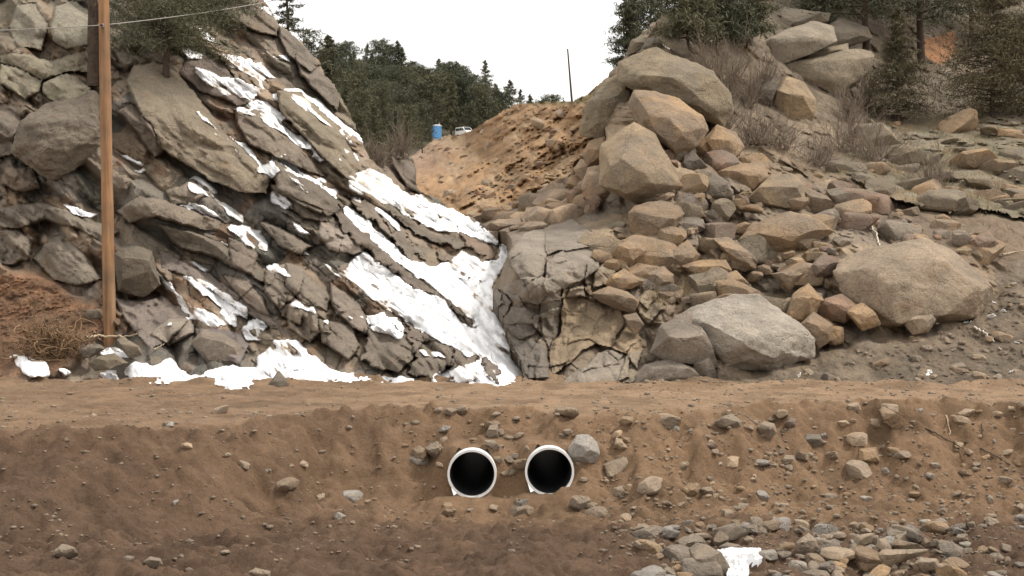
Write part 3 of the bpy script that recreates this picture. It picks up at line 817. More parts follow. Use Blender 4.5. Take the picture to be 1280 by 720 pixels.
# ================================================================ EARTH MOUND IN THE GAP
M_out = np.array([(490, 330), (500, 215), (512, 196), (528, 184), (545, 172), (566, 169), (588, 163), (604, 152), (622, 141), (648, 129), (668, 128), (690, 127), (716, 125), (734, 117), (744, 108), (770, 88), (830, 60), (850, 330)], float)
M_depth = tps([(490, 330, 118), (500, 215, 185), (520, 260, 138), (600, 272, 124), (700, 240, 122), (760, 200, 122), (850, 330, 104), (515, 195, 205), (546, 173, 225), (575, 168, 218), (604, 152, 190), (650, 128, 165), (700, 126, 150), (745, 108, 140), (830, 60, 140),
               (600, 210, 152), (690, 200, 134), (560, 205, 178), (650, 165, 152), (640, 240, 130)])
def mound_relief(PX, PY, X, Z, sc, Db):
    k = Db / 60.0
    x, z = X / k, Z / k
    a = R(-32)
    s = np.cos(a) * x - np.sin(a) * z; t = np.sin(a) * x + np.cos(a) * z
    g = fbm2(s / 1.6 + .3 * vnoise2(x, z, 5), t / .35, 4, 201, ridge=True)
    f1, f2, dx, dz, r = voro(s / .42, t / .22, 203)
    bb, q1, q2 = blocks((s + .3 * fbm2(x / .8, z / .8, 3, 224)) / .5, (t + .15 * fbm2(x / .5, z / .5, 3, 225)) / .34, 221, .8, .9, 2.0, 1.2, (.3, 1.0))
    b4, q3, q4 = blocks(s / 1.9, t / .7, 222, .8, .9, 3.0, .5)
    keep = smooth(fbm2(x / 1.4, z / .9, 3, 223), -.5, .5)
    rel = k * (.75 * b4 + .12 * keep * bb + .35 * g + .75 * fbm2(x / .9, z / .7, 6, 205, .62) + .10 * (r[0] - .3) * (1 - smooth(f1, .1, .6)) * 2 * smooth(r[1], .3, .7) + .07 * fbm2(x / .12, z / .09, 3, 207))
    n = fbm2(s / 1.1, t / .5, 4, 209)[..., None]
    col = np.clip(np.array([.29, .182, .098]) * (1 + .25 * n) * (.75 + .25 * q1 + .25 * q3)[..., None], .02, 1)
    n2 = smooth(fbm2(x / .8, z / .8, 4, 211), .2, .8)[..., None]
    col = col * (1 - .45 * n2) + np.array([.38, .29, .19]) * .45 * n2
    # grey roadbed on the far side, scrubby lip along the crest
    rd = ((1 - smooth(PX, 520, 585)) * smooth(PY, 165, 185) * (1 - smooth(PY, 200, 235)))[..., None]
    col = col * (1 - .7 * rd) + np.array([.26, .185, .14]) * .7 * rd
    lip = (smooth(PX, 640, 660) * (1 - smooth(PX, 735, 755)) * (1 - smooth(PY, 128, 134)))[..., None]
    col = col * (1 - .8 * lip) + np.array([.15, .12, .06]) * .8 * lip
    return rel, col, {}
MM = build_layer((486, 856, 50, 330), 1.3, M_out, M_depth, mound_relief, 1.2, 3)
tag(sheet(MM, 'earth_mound', M_soil, back=25, drop=3), kind='structure')

# ================================================================ WOODED HILL BEHIND
H_out = np.array([(300, 330), (300, 70), (360, 88), (400, 100), (440, 98), (480, 104), (520, 118), (560, 120), (600, 130), (640, 136), (690, 141), (760, 150), (1000, 180), (1000, 330)], float)
H_depth = tps([(300, 330, 180), (300, 70, 300), (450, 100, 300), (640, 138, 320), (760, 150, 330), (1000, 180, 330), (546, 178, 232), (600, 172, 245), (450, 190, 215), (1000, 330, 200), (650, 260, 200)])
def hill_relief(PX, PY, X, Z, sc, Db):
    rel = 3 * fbm2(X / 9, Z / 6, 4, 251)
    n = fbm2(X / 3, Z / 2, 4, 253)[..., None]
    return rel, np.clip(np.array([.075, .066, .045]) * (1 + .3 * n), .01, 1), {}
HH = build_layer((296, 1000, 60, 330), 3.0, H_out, H_depth, hill_relief, 3.0, 4)
tag(sheet(HH, 'wooded_hill', M_soil, back=150, drop=20), kind='structure')
# ================================================================ GROUND: stream bed, embankment, dirt road
def road_edge(x):
    """distance of the crest of the embankment: farther off at the right, nearer at the left"""
    e = 34.3 + smooth(x, 2, 14) * 2.0 - (1 - smooth(x, -9.5, -2.0)) * 3.6
    return e + .55 * vnoise2(x / 2.3, x * 0, 601) + .25 * vnoise2(x / .5, x * 0, 602)
PIPES = []                                       # two culverts run under the road: the soil stops at their walls
for px_, py_ in ((590, 562), (687, 559)):
    tp_ = P(px_, py_, 31.9); PIPES.append((tp_[0], tp_[1], tp_[2] - .56))
def zg(x, y):
    x = np.asarray(x, float); y = np.asarray(y, float)
    e = road_edge(x)
    drop = 1.85
    wid = 3.1 + (1 - smooth(x, -11, -2)) * 1.6 + .4 * vnoise2(x / 2.1, y * 0, 603)
    t = np.clip((e - y) / wid, 0, 1)
    prof = -drop * (t * t * (3 - 2 * t) * .55 + t * .45)
    z = prof
    near = smooth(y, 31, 22)
    near = 1 - smooth(y, 22.5, 29)
    z = z + .35 * near * (1 - smooth(x, 1, 5))                    # bank rising again at the near left
    right = smooth(x, 2.2, 4.2)
    # lumps: strong on the embankment, weak on the road
    on_road = smooth(y, e - .3, e + .5) * (1 - smooth(y, 41.3, 42.2))
    lump = .17 * fbm2(x / 1.1, y / .8, 5, 605, .55) + .07 * fbm2(x / .25, y / .18, 4, 607, .6)
    f1, f2, vx, vy, vr = voro(x / .42, y / .3, 608)
    lump = lump + .10 * (1 - smooth(f1, .1, .5)) * smooth(vr[0], .55, .95)
    z = z + lump * (1 - .78 * on_road)
    # wheel ruts and a graded berm along the far side
    rut = -.05 * np.exp(-((y - 36.6 - .2 * vnoise2(x / 5, x * 0, 609)) / .25) ** 2) - .05 * np.exp(-((y - 38.6 - .2 * vnoise2(x / 5, x * 0, 611)) / .25) ** 2)
    berm = .13 * np.exp(-((y - 41.2 - .25 * vnoise2(x / 2, x * 0, 613)) / .35) ** 2) * (1 + .8 * vnoise2(x / .7, y / .7, 615))
    z = z + rut + berm + .02 * fbm2(x / 1.5, y / .25, 3, 617) * on_road
    # dozer tracks across the left part
    lt = (1 - smooth(x, -5.5, -1.5)) * smooth(y, 28, 30)
    z = z + lt * (.045 * np.sin((y * 1.0 + x * .16 + .5 * vnoise2(x / 2, y / 2, 619)) * 9.0) * smooth(vnoise2(x / 2.2, y / 1.0, 621), -.4, .3))
    # ripples on the near ground at the left
    nr = (1 - smooth(y, 27, 30)) * (1 - smooth(x, 2, 4))
    z = z + nr * .05 * fbm2(x / .9, y / .3, 4, 623, ridge=True)
    for cx_, cy_, cz_ in PIPES:                   # fill packed over the crown of each pipe
        wt = smooth(y, cy_ + .15, cy_ + .38) * (1 - smooth(y, cy_ + 1.8, cy_ + 3.0)) * (1 - smooth(np.abs(x - cx_), .45, 1.15))
        z = np.maximum(z, z * (1 - wt) + (cz_ + .60 + .25 * lump) * wt)
    for cx_, cy_, cz_ in PIPES:                   # silt heaped under each mouth
        wt = smooth(y, cy_ - .8, cy_ - .25) * (1 - smooth(y, cy_ + .5, cy_ + 1.0)) * (1 - smooth(np.abs(x - cx_), .55, 1.3))
        z = np.maximum(z, z * (1 - wt) + (cz_ - .49 + .3 * lump) * wt)
    z = z - .30 * np.exp(-((x - 1.85) / .55) ** 2 - ((y - 33.7) / .5) ** 2)     # a slumped hollow in the road's edge
    z = np.where(y > 42.5, z - .12 * np.minimum(y - 42.5, 12), z)
    return z

def axis(parts):
    a = []
    for lo, hi, st in parts: a.append(np.arange(lo, hi, st))
    return np.unique(np.concatenate(a))
gx = axis([(-1500, -60, 120), (-60, -18, 2), (-18, 18, .055), (18, 60, 2), (60, 1501, 120)])
gy = axis([(-60, 6, 6), (6, 22, .4), (22, 44.5, .06), (44.5, 60, 1.0), (60, 400, 20), (400, 2501, 150)])
GX, GY = np.meshgrid(gx, gy)
GZ = zg(GX, GY)
e_ = road_edge(GX)
onr = smooth(GY, e_ - .2, e_ + .4)
n1 = fbm2(GX / 1.6, GY / .9, 5, 641)[..., None]
n2 = fbm2(GX / .35, GY / .25, 4, 643)[..., None]
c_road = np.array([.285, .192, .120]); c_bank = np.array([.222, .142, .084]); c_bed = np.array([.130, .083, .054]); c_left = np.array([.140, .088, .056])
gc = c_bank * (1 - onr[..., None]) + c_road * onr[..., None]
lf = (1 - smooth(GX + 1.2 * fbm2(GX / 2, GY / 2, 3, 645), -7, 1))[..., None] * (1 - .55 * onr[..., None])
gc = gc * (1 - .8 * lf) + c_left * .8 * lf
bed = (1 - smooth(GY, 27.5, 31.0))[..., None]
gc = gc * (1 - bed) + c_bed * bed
damp = smooth(n1[..., 0], .25, .8)[..., None]
gc = gc * (1 - .30 * damp)
gc = np.clip(gc * (1 + .10 * n2 + .08 * n1), .01, 1)
h_, w_ = GX.shape
ix = np.arange(h_ * w_).reshape(h_, w_)
q = np.stack([ix[:-1, :-1], ix[:-1, 1:], ix[1:, 1:], ix[1:, :-1]], -1).reshape(-1, 4)
fx, fy, fz = GX.ravel()[q].mean(1), GY.ravel()[q].mean(1), GZ.ravel()[q].mean(1)
hole = np.zeros(len(q), bool)
for cx_, cy_, cz_ in PIPES: hole |= ((fx - cx_) ** 2 + (fz - cz_) ** 2 < .53 ** 2) & (fy > cy_ - .05) & (fy < cy_ + 8)
q = q[~hole]
GXf, GYf, GZf = GX.ravel().copy(), GY.ravel(), GZ.ravel().copy()
for cx_, cy_, cz_ in PIPES:
    dd_ = np.hypot(GXf - cx_, GZf - cz_)
    mv = (dd_ < .64) & (GYf > cy_ - .06) & (GYf < cy_ + 2.2) & (dd_ > 1e-3)
    GXf[mv] = cx_ + (GXf[mv] - cx_) / dd_[mv] * .565; GZf[mv] = cz_ + (GZf[mv] - cz_) / dd_[mv] * .565
GX, GZ = GXf.reshape(GX.shape), GZf.reshape(GZ.shape)
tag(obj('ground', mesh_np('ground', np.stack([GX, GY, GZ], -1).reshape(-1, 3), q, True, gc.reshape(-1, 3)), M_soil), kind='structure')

def ground_at(px, py, lo=20.0, hi=41.9):
    """the ground seen at a pixel"""
    D = np.linspace(lo, hi, 500)
    p = P(px, py, D)
    g = zg(p[:, 0], p[:, 1])
    k = np.argmax(p[:, 2] <= g) if (p[:, 2] <= g).any() else len(D) - 1
    return p[k]

def in_pipe(g):
    return any(abs(g[0] - c[0]) < .62 and abs(g[2] - c[2]) < .62 for c in PIPES)

# ================================================================ ROCKS
def rock_arrays(seed, sub, flat=0.75, cuts=7, rough=.03, elong=1.25):
    r = np.random.default_rng(seed)
    bm = bmesh.new(); bmesh.ops.create_icosphere(bm, subdivisions=sub, radius=1.0)
    V = np.array([v.co[:] for v in bm.verts]); Fq = np.array([[v.index for v in f.verts] for f in bm.faces]); bm.free()
    pw = (np.abs(V) ** 5).sum(1) ** (1 / 5.0); V = V * (.15 + .85 / pw)[:, None] * np.array([elong, 1.0, flat])
    sh = r.normal(0, .22, 3); V[:, 0] += sh[0] * V[:, 1] + sh[1] * V[:, 2]; V[:, 1] += sh[2] * V[:, 2]
    for i in range(cuts):
        d = r.normal(size=3); d /= np.linalg.norm(d)
        ext = (V @ d).max()
        k = ext * r.uniform(.58, .90)
        ov = V @ d - k
        V = V - np.where(ov > 0, ov, 0)[:, None] * d * .97
    nn = fbm3(V[:, 0] * 1.6 + seed, V[:, 1] * 1.6, V[:, 2] * 1.6, 4, seed)
    V *= (1 + rough * nn)[:, None]
    return V, Fq
def rock_mesh(name, seed, sub, **k):
    V, Fq = rock_arrays(seed, sub, **k)
    me = mesh_np(name, V, Fq, True); me.set_sharp_from_angle(angle=R(20))
    return me
def hull_rock(poly, D, thick, tiltk, seed, voxel=None, rough=.016, cuts=4, bulge=1.0, front=None, grow=1.09):
    """a boulder with the traced outline, given its own distance, size and thickness; returns origin and local verts/faces"""
    r = np.random.default_rng(seed)
    cx, cy = poly.mean(0); sc = D / F_PX
    size = max(np.ptp(poly[:, 0]), np.ptp(poly[:, 1])) * sc; small = min(np.ptp(poly[:, 0]), np.ptp(poly[:, 1])) * sc
    th = small * thick
    poly = poly.mean(0) + (poly - poly.mean(0)) * grow
    pts = []
    def put(p, off):
        hgt = (cy - p[1]) * sc
        pts.append(P(p[0], p[1], D + hgt * tiltk + off))
    Wp, Hp = np.ptp(poly[:, 0]), np.ptp(poly[:, 1])
    for p in poly:
        put(p, r.uniform(-.10, .10) * th + (.22 * th if p[1] < cy - .2 * Hp else 0))
        q_ = poly.mean(0) + (p - poly.mean(0)) * .85
        put(q_, th * .8)
    if front is None:
        lean = r.uniform(-.25, .25)
        nr_ = 3 if size > 1.2 else 2
        for k_ in range(nr_):
            u_ = (k_ / (nr_ - 1) - .5) * r.uniform(.45, .7)
            put((cx + u_ * Wp, cy - .14 * Hp + lean * u_ * Hp + r.uniform(-.08, .08) * Hp), -th * r.uniform(.55, .85))
        for k_ in range(2 if size > 1.6 else 1):
            put((cx + r.uniform(-.3, .3) * Wp, cy + r.uniform(.12, .3) * Hp), -th * r.uniform(.40, .70))
    for x_, y_, o_ in (front or []): put((x_, y_), o_ * 1.35)
    bm = bmesh.new()
    for p in pts: bm.verts.new(p)
    bmesh.ops.convex_hull(bm, input=bm.verts[:], use_existing_faces=False)
    loose = [v for v in bm.verts if not v.link_faces]
    bmesh.ops.delete(bm, geom=loose, context='VERTS')
    me = bpy.data.meshes.new('tmp'); bm.to_mesh(me); bm.free()
    o = bpy.data.objects.new('tmp', me); COL.objects.link(o)
    md = o.modifiers.new('r', 'REMESH'); md.mode = 'VOXEL'; md.voxel_size = voxel or max(.025, size / 60)
    dg = bpy.context.evaluated_depsgraph_get()
    ev = o.evaluated_get(dg); m2 = ev.to_mesh()
    n = len(m2.vertices); V = np.empty(n * 3, np.float32); m2.vertices.foreach_get('co', V); V = V.reshape(-1, 3).astype(float)
    NV = np.empty(n * 3, np.float32); m2.vertices.foreach_get('normal', NV); NV = NV.reshape(-1, 3)
    Fq = np.array([p.vertices[:] for p in m2.polygons if len(p.vertices) == 4])
    ev.to_mesh_clear(); bpy.data.objects.remove(o); bpy.data.meshes.remove(me)
    c = V.mean(0); W = (V - c)
    for i in range(cuts):
        d = r.normal(size=3) * np.array([.75, 1, .75]); d[1] = -abs(d[1]) - .55; d /= np.linalg.norm(d)
        ext = (W @ d).max(); k = ext * r.uniform(.80, .95)
        ov = W @ d - k
        W = W - np.where(ov > 0, ov, 0)[:, None] * d * .95
    s = small
    nn = fbm3(W[:, 0] / s * 2.2 + seed, W[:, 1] / s * 2.2, W[:, 2] / s * 3.0, 5, seed, .55)
    f1, f2, a_, b_, rr = voro(W[:, 0] / s * 2.2 + W[:, 1] / s, W[:, 2] / s * 2.8 + .4 * W[:, 0] / s, seed)
    W = W + NV * ((rough * s) * nn + rough * .6 * s * (rr[0] - .5) * smooth(f2 - f1, 0, .12))[:, None]
    lo = np.array([0, 0, W[:, 2].min()])
    return c + lo, W - lo, Fq

def add_hull(name, view, s_, mat, label, cat='boulder', group=None, D=None, dD=0.0, thick=.9, tiltk=.45, seed=0, layer=None, front=None, **k):
    poly = tr(view, s_)
    if front:
        ox, oy, kk = VIEW[view]; k['front'] = [(x / kk + ox, y / kk + oy, o_) for x, y, o_ in front]
    cx, cy = poly.mean(0)
    lay = layer or RR
    if D is None:
        i0 = int((cy - lay['y0']) / lay['step']); j0 = int((cx - lay['x0']) / lay['step'])
        D = float(np.median(lay['Db'][max(0, i0 - 6):i0 + 7, max(0, j0 - 6):j0 + 7])) - .02
    o0, W, Fq = hull_rock(poly, D + dD, thick, tiltk, seed, **k)
    me = mesh_np(name, W, Fq, True); me.set_sharp_from_angle(angle=R(24))
    return tag(obj(name, me, mat, loc=o0), label, cat, group)

BOULDERS = [
    ('boulder', 6, '95,190 110,150 190,110 270,85 335,100 345,150 250,192 110,240', M_gran, 'rounded upper left block of the banded granite outcrop at upper right', dict(thick=.9, tiltk=.4, dD=-1.9, cuts=2, grow=1.15)),
    ('boulder', 6, '330,100 375,72 460,100 478,140 400,165 260,205 250,190', M_gran, 'upper right block of the banded granite outcrop', dict(thick=.9, tiltk=.4, dD=-1.7, cuts=2, grow=1.15)),
    ('boulder', 6, '235,205 320,175 395,160 400,185 335,222 255,228', M_gran, 'lens-shaped slab in the middle of the banded granite outcrop', dict(thick=1.4, tiltk=.3, dD=-2.1, cuts=2, grow=1.12)),
    ('boulder', 6, '95,245 240,225 345,225 450,175 490,185 470,250 440,285 360,345 260,310 170,275', M_gran, 'broad lower block of the banded granite outcrop', dict(thick=.6, tiltk=.4, dD=-1.5, cuts=2, grow=1.12)),
    ('boulder', 6, '165,60 180,30 235,40 330,50 320,75 250,95 170,100', M_gran, 'stacked block on top of the banded granite outcrop', dict(thick=.9, tiltk=.4, dD=-1.5, cuts=2, grow=1.15)),
    ('boulder', 6, '180,25 195,-40 260,-90 320,-60 330,20 280,45 230,38', M_gran, 'topmost granite block, cut off by the upper edge, above the outcrop', dict(thick=.9, tiltk=.4, D=84, cuts=2)),
    ('boulder', 6, '300,60 340,30 400,40 420,75 370,80 320,85', M_gran, 'small granite block beside the pine on the banded outcrop', dict(thick=.9, tiltk=.4, dD=-1.4, cuts=2, grow=1.15)),
    ('boulder', 5, '250,480 258,400 310,330 345,290 375,268 425,330 445,390 442,455 390,480 330,495', M_lich, 'leaning grooved grey-green slab at the left edge of the right outcrop', dict(D=60.5, thick=.7, rough=.04, cuts=3)),
    ('rock', 5, '345,295 352,262 378,240 400,262 375,290', M_pink, 'small orange rock at the notch left of the grey dome', dict(D=62)),
    ('rock', 5, '255,560 280,510 330,495 345,540 320,590 275,600', M_tan, 'brown rock between the grooved slab and the tall pale boulder', dict(D=59)),
    ('rock', 5, '225,610 250,575 320,590 330,650 270,670', M_pink, 'pale orange rock left of the tall pale boulder', dict(D=60)),
    ('boulder', 5, '395,230 440,205 520,185 600,215 720,260 770,330 788,400 752,450 700,415 640,378 560,340 460,328 400,295', M_lich, 'huge weathered grey-green dome of rock crowning the right outcrop', dict(dD=-.8, thick=.8, rough=.03, cuts=4)),
    ('boulder', 9, '345,220 380,150 430,85 500,70 560,110 590,210 520,205 440,225', M_lich, 'pointed boulder standing at the very top of the right outcrop', dict(thick=.8)),
    ('rock', 9, '310,290 330,235 375,222 430,250 485,325 440,320 380,300', M_lich, 'thin tilted grey slab wedged on top of the rock dome', dict(dD=-.6)),
    ('boulder', 9, '412,240 450,212 500,220 560,270 588,330 575,362 500,340 450,290', M_lich, 'rounded grey boulder just right of the tilted slab on the rock dome', dict(dD=-.6)),
    ('boulder', 9, '205,330 225,275 300,212 335,225 310,290 250,325', M_lich, 'rounded shoulder rock left of the tilted slab on the rock dome', dict()),
    ('boulder', 5, '430,380 450,335 520,335 600,360 680,420 700,470 660,520 590,560 540,500 480,470', M_tan, 'big angular tan block tucked under the grey rock dome', dict(dD=-1.3, thick=.9, cuts=2, front=[(445, 350, -.4), (500, 350, -.5), (470, 400, -.9), (560, 420, -1.1), (640, 410, -.6), (600, 480, -1.2), (580, 540, -.7), (520, 470, -.9), (690, 460, -.3)])),
    ('boulder', 5, '320,660 330,590 330,525 440,450 510,490 550,560 605,665 545,705 440,722', M_gold, 'tall pale tan boulder with a grey lower face above the spillway wall', dict(dD=-.8, cuts=2, front=[(350, 600, -.9), (395, 570, -1.1), (460, 590, -1.25), (530, 590, -.9), (345, 530, -.2), (440, 470, -.2), (500, 660, -1.0), (400, 690, -.9)])),
    ('boulder', 5, '660,540 740,455 800,480 830,530 780,600 720,600', M_tan, 'split tan block right below the overhang of the grey dome', dict(dD=-.4)),
    ('boulder', 5, '640,640 700,615 780,660 790,710 730,730 670,720', M_grey, 'dark grey block below the split tan block', dict(dD=-.2)),
    ('rock', 5, '740,620 830,590 900,590 920,640 860,690 790,660', M_tan, 'flat-topped tan rock between the split block and the golden block', dict(dD=-.2)),
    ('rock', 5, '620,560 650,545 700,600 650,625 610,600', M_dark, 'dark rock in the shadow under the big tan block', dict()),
    ('boulder', 6, '140,380 150,310 185,280 240,300 285,360 270,430 200,460 160,430', M_gold, 'upright golden block standing in brush below the banded outcrop', dict(dD=-.8)),
    ('boulder', 6, '70,360 90,310 150,265 152,340 132,382 95,385', M_dark, 'dark lumpy rock leaning left of the upright golden block', dict(dD=-.4)),
    ('boulder', 7, '500,100 520,75 600,60 660,70 675,100 640,160 585,205 545,190 505,150', M_tan, 'cube-like tan block high above the grey spillway wall', dict(dD=-.6)),
    ('rock', 7, '640,155 680,105 740,120 750,150 690,180 655,170', M_grey, 'grey wedge touching the right side of the cube-like tan block', dict()),
    ('rock', 7, '465,200 520,190 560,225 500,282 450,265 440,240', M_tan, 'tan rock directly below the cube-like tan block', dict(dD=-.3)),
    ('rock', 7, '420,335 480,285 545,325 500,350 440,345', M_tan, 'low triangular tan rock in the middle of the wall', dict(dD=-.3)),
    ('rock', 7, '375,365 430,345 490,360 525,390 510,430 440,410 400,390', M_tan, 'leaf-shaped tan slab sitting on the broad tan wall face', dict(dD=-.4)),
    ('rock', 7, '480,440 520,430 545,470 520,500 495,482', M_tan, 'small tan rock at the right edge of the broad tan wall face', dict(dD=-.4)),
    ('rock', 7, '550,300 610,275 645,305 600,350 560,340', M_tan, 'squat brown rock above the straw tuft on the talus', dict()),
    ('rock', 7, '580,205 620,160 670,185 660,220 610,235', M_red, 'reddish rock under the grey wedge', dict()),
    ('boulder', 7, '600,260 690,190 730,240 690,290 630,290', M_tan, 'broad tan rock left of the long flat slab', dict()),
    ('boulder', 7, '675,270 740,255 815,255 835,290 750,330 700,295', M_tan, 'flat tan block with a bright top over the straw tuft', dict(dD=-.4)),
    ('rock', 7, '770,320 840,295 875,330 810,370', M_tan, 'tan wedge resting against the flat bright-topped block', dict(dD=-.4)),
    ('boulder', 7, '780,185 830,180 920,255 915,280 870,290', M_tan, 'long flat tan slab tilted down to the right on the talus', dict(dD=-.5)),
    ('boulder', 7, '870,190 900,140 960,125 1000,140 1010,200 940,240', M_tan, 'wide tan boulder right above the long flat slab', dict(dD=-.3)),
    ('rock', 7, '800,375 860,330 895,365 850,388', M_red, 'small rusty rock just above the great grey boulder', dict(dD=-.3)),
    ('boulder', 0, '856,394 885,381 920,371 948,372 985,398 1010,424 1010,442 985,453 960,464 928,450 905,452 884,436 862,420', M_pale, 'great pale grey boulder with a dark hollow beneath, beside the road', dict(D=42.9, thick=.8, rough=.04, cuts=2, front=[(872, 400, -.5), (893, 408, -.75), (905, 440, -.55), (950, 395, -.55), (985, 415, -.55), (990, 440, -.5), (955, 452, -.7), (925, 425, -1.0)])),
    ('boulder', 0, '816,440 828,408 862,390 872,420 888,440 896,458 876,455 850,444 834,450', M_grey, 'knobbly grey rock joined to the left end of the great grey boulder', dict(D=42.7)),
    ('boulder', 0, '787,482 808,456 840,449 868,462 886,484', M_grey, 'low cracked grey rock at the roadside under the great grey boulder', dict(D=42.0)),
    ('rock', 0, '862,440 880,448 896,470 884,480 868,462', M_grey, 'narrow grey splinter beside the dark hollow of the great boulder', dict(D=42.2)),
    ('boulder', 8, '345,300 360,265 450,225 540,213 630,193 690,218 790,290 840,350 866,390 840,422 790,440 700,415 600,420 540,470 480,467 420,400 370,360', M_big, 'largest tan boulder, house-shaped with a shadowed left side, on the right bank', dict(dD=-1.0, thick=.75, rough=.03, cuts=3, front=[(440, 285, -.6), (470, 330, -.75), (530, 345, -1.15), (545, 460, -.9), (500, 250, -.5), (630, 215, -.45), (680, 250, -.7), (800, 340, -.75), (770, 420, -.8), (620, 405, -1.15), (380, 330, -.25)])),
    ('boulder', 8, '20,185 90,125 180,95 260,120 320,160 260,195 180,225 80,237', M_tan, 'wide tan boulder with a flat bright top, left of the white stick', dict(dD=-.6)),
    ('boulder', 8, '40,55 90,0 120,-25 180,-30 225,5 242,90 160,82 90,75', M_gold, 'golden block with a slanting top on the upper talus', dict(dD=-.6)),
    ('boulder', 8, '225,10 300,40 342,95 250,97', M_tan, 'dark-sided tan block touching the right of the golden slanted block', dict(dD=-.3)),
    ('rock', 8, '300,20 345,15 390,70 350,95', M_lich, 'olive brown rock at the foot of the turf ledge', dict()),
    ('boulder', 8, '165,455 215,400 190,370 240,335 290,390 240,467', M_tan, 'upright tan block wedged above the right end of the great grey boulder', dict(dD=-.7)),
    ('boulder', 8, '215,470 260,430 320,470 312,520 270,552 235,522', M_tan, 'five-sided tan block leaning on the right end of the great grey boulder', dict(dD=-.8)),
    ('rock', 8, '270,430 300,385 350,370 410,412 362,462 310,450', M_red, 'dark reddish block between the upright tan block and the largest boulder', dict(dD=-.3)),
    ('rock', 8, '360,420 420,400 480,467 420,487', M_tan, 'tan block under the shadowed left side of the largest boulder', dict(dD=-.6)),
    ('rock', 8, '120,300 190,285 230,305 180,352', M_tan, 'flat tan rock above the upright tan block', dict(dD=-.2)),
    ('rock', 8, '230,295 290,235 350,260 330,300 270,322', M_red, 'reddish brown slab left of the largest boulder', dict(dD=-.2)),
    ('boulder', 8, '0,190 70,260 30,292 -20,280', M_tan, 'three-cornered tan rock right of the long flat slab', dict(dD=-.3)),
    ('rock', 8, '560,462 600,425 650,425 665,455 640,490 590,502', M_stone, 'pale rounded rock in the dirt below the largest boulder', dict(dD=-.6, thick=1)),
    ('boulder', 8, '780,190 840,155 875,200 850,245 800,240', M_red, 'pinkish block below the dark turf ledge at the right', dict(dD=-.3)),
    ('rock', 8, '420,25 450,15 480,50 450,65 425,50', M_lich, 'rounded olive rock under the left end of the turf ledge', dict()),
    ('boulder', 8, '-60,310 0,290 40,330 10,370 -50,360', M_tan, 'tan rock left of the flat tan rock on the mid talus', dict(dD=-.3)),
    ('boulder', 2, '380,230 430,200 505,228 530,332 480,372 400,350', M_cliffb, 'rounded mossy boulder right of the utility pole', dict(layer=LL, dD=-.3)),
    ('boulder', 1, '90,460 160,400 240,360 330,350 368,400 355,520 280,582 200,632 120,602 60,540', M_cliffb, 'big blocky mossy boulder left of the utility pole, high on the cliff', dict(layer=LL, dD=-.5, thick=.6, rough=.06)),
    ('rock', 14, '480,300 490,262 560,255 575,300 520,325', M_lich, 'flat pale rock at the left of the utility pole base', dict(layer=LL, dD=-.3)),
    ('rock', 14, '440,490 500,450 560,455 585,480 500,530 470,520', M_grey, 'grey rock beside the tangle of roots under the pole', dict(layer=LL, dD=-.5)),
    ('rock', 14, '500,560 560,520 640,505 720,560 660,575 590,590 540,598', M_lich, 'brown rock with snow on its top below the utility pole', dict(layer=LL, dD=-.5)),
    ('rock', 14, '660,430 700,415 760,470 815,540 790,550 720,500', M_cliffb, 'tilted mossy slab in the snow below the utility pole', dict(layer=LL, dD=-.4)),
    ('rock', 14, '835,560 850,520 890,520 935,570 900,605 850,600', M_cliffb, 'mossy rock poking out of the snow right of the tilted slab', dict(layer=LL, dD=-.4)),
    ('rock', 2, '895,670 930,625 960,665 955,700 910,705', M_dark, 'dark green-brown rock in the snow at the road edge', dict(layer=LL, dD=-.3)),
    ('boulder', 2, '640,530 680,490 740,500 800,540 800,600 700,600', M_grey, 'grey boulder rising from the snow at the cliff foot', dict(layer=LL, dD=-.3)),
]
for i, (nm, v, s_, mat, lab, kw) in enumerate(BOULDERS):
    add_hull(nm, v, s_, mat, lab, nm, seed=700 + i, **kw)

# the fractured blocks of the wall beside the snow chute
WALL = [
    (10, '480,370 510,310 590,305 640,330 590,392 500,392', M_pink, 'pale rounded boulder in the notch at the snow chute'),
    (10, '590,265 640,200 740,120 792,125 800,180 700,262 610,272', M_pink, 'pale orange slab leaning at the snow chute'),
    (10, '760,210 830,180 900,230 880,290 790,272', M_rust, 'rust brown block right of the pale orange slab'),
    (10, '810,180 870,150 940,190 930,222 850,210', M_rust, 'thin rust brown block above the other rust brown ones'),
    (10, '895,250 960,220 990,270 930,320', M_rust, 'rust brown block with a shadowed right side over the wall'),
    (10, '730,310 780,285 930,330 860,372 760,352', M_rust, 'long rust brown slab lying on top of the spillway wall'),
    (10, '165,370 330,310 362,350 210,412', M_rust, 'rusty ribbed slab at the very head of the snow'),
    (10, '250,430 330,385 450,380 470,420 380,440 290,455', M_pink, 'flat pinkish slab beside the upper end of the snow'),
    (10, '460,440 520,400 600,400 640,420 560,470 500,480', M_pink, 'flat pale slab between the snow and the spillway wall'),
]
for i, (v, s_, mat, lab) in enumerate(WALL):
    add_hull('boulder' if v == 7 else 'rock', v, s_, mat, lab, 'boulder' if v == 7 else 'rock', seed=1300 + i, thick=1.0, tiltk=.7, dD=-.9, grow=1.15, cuts=3)

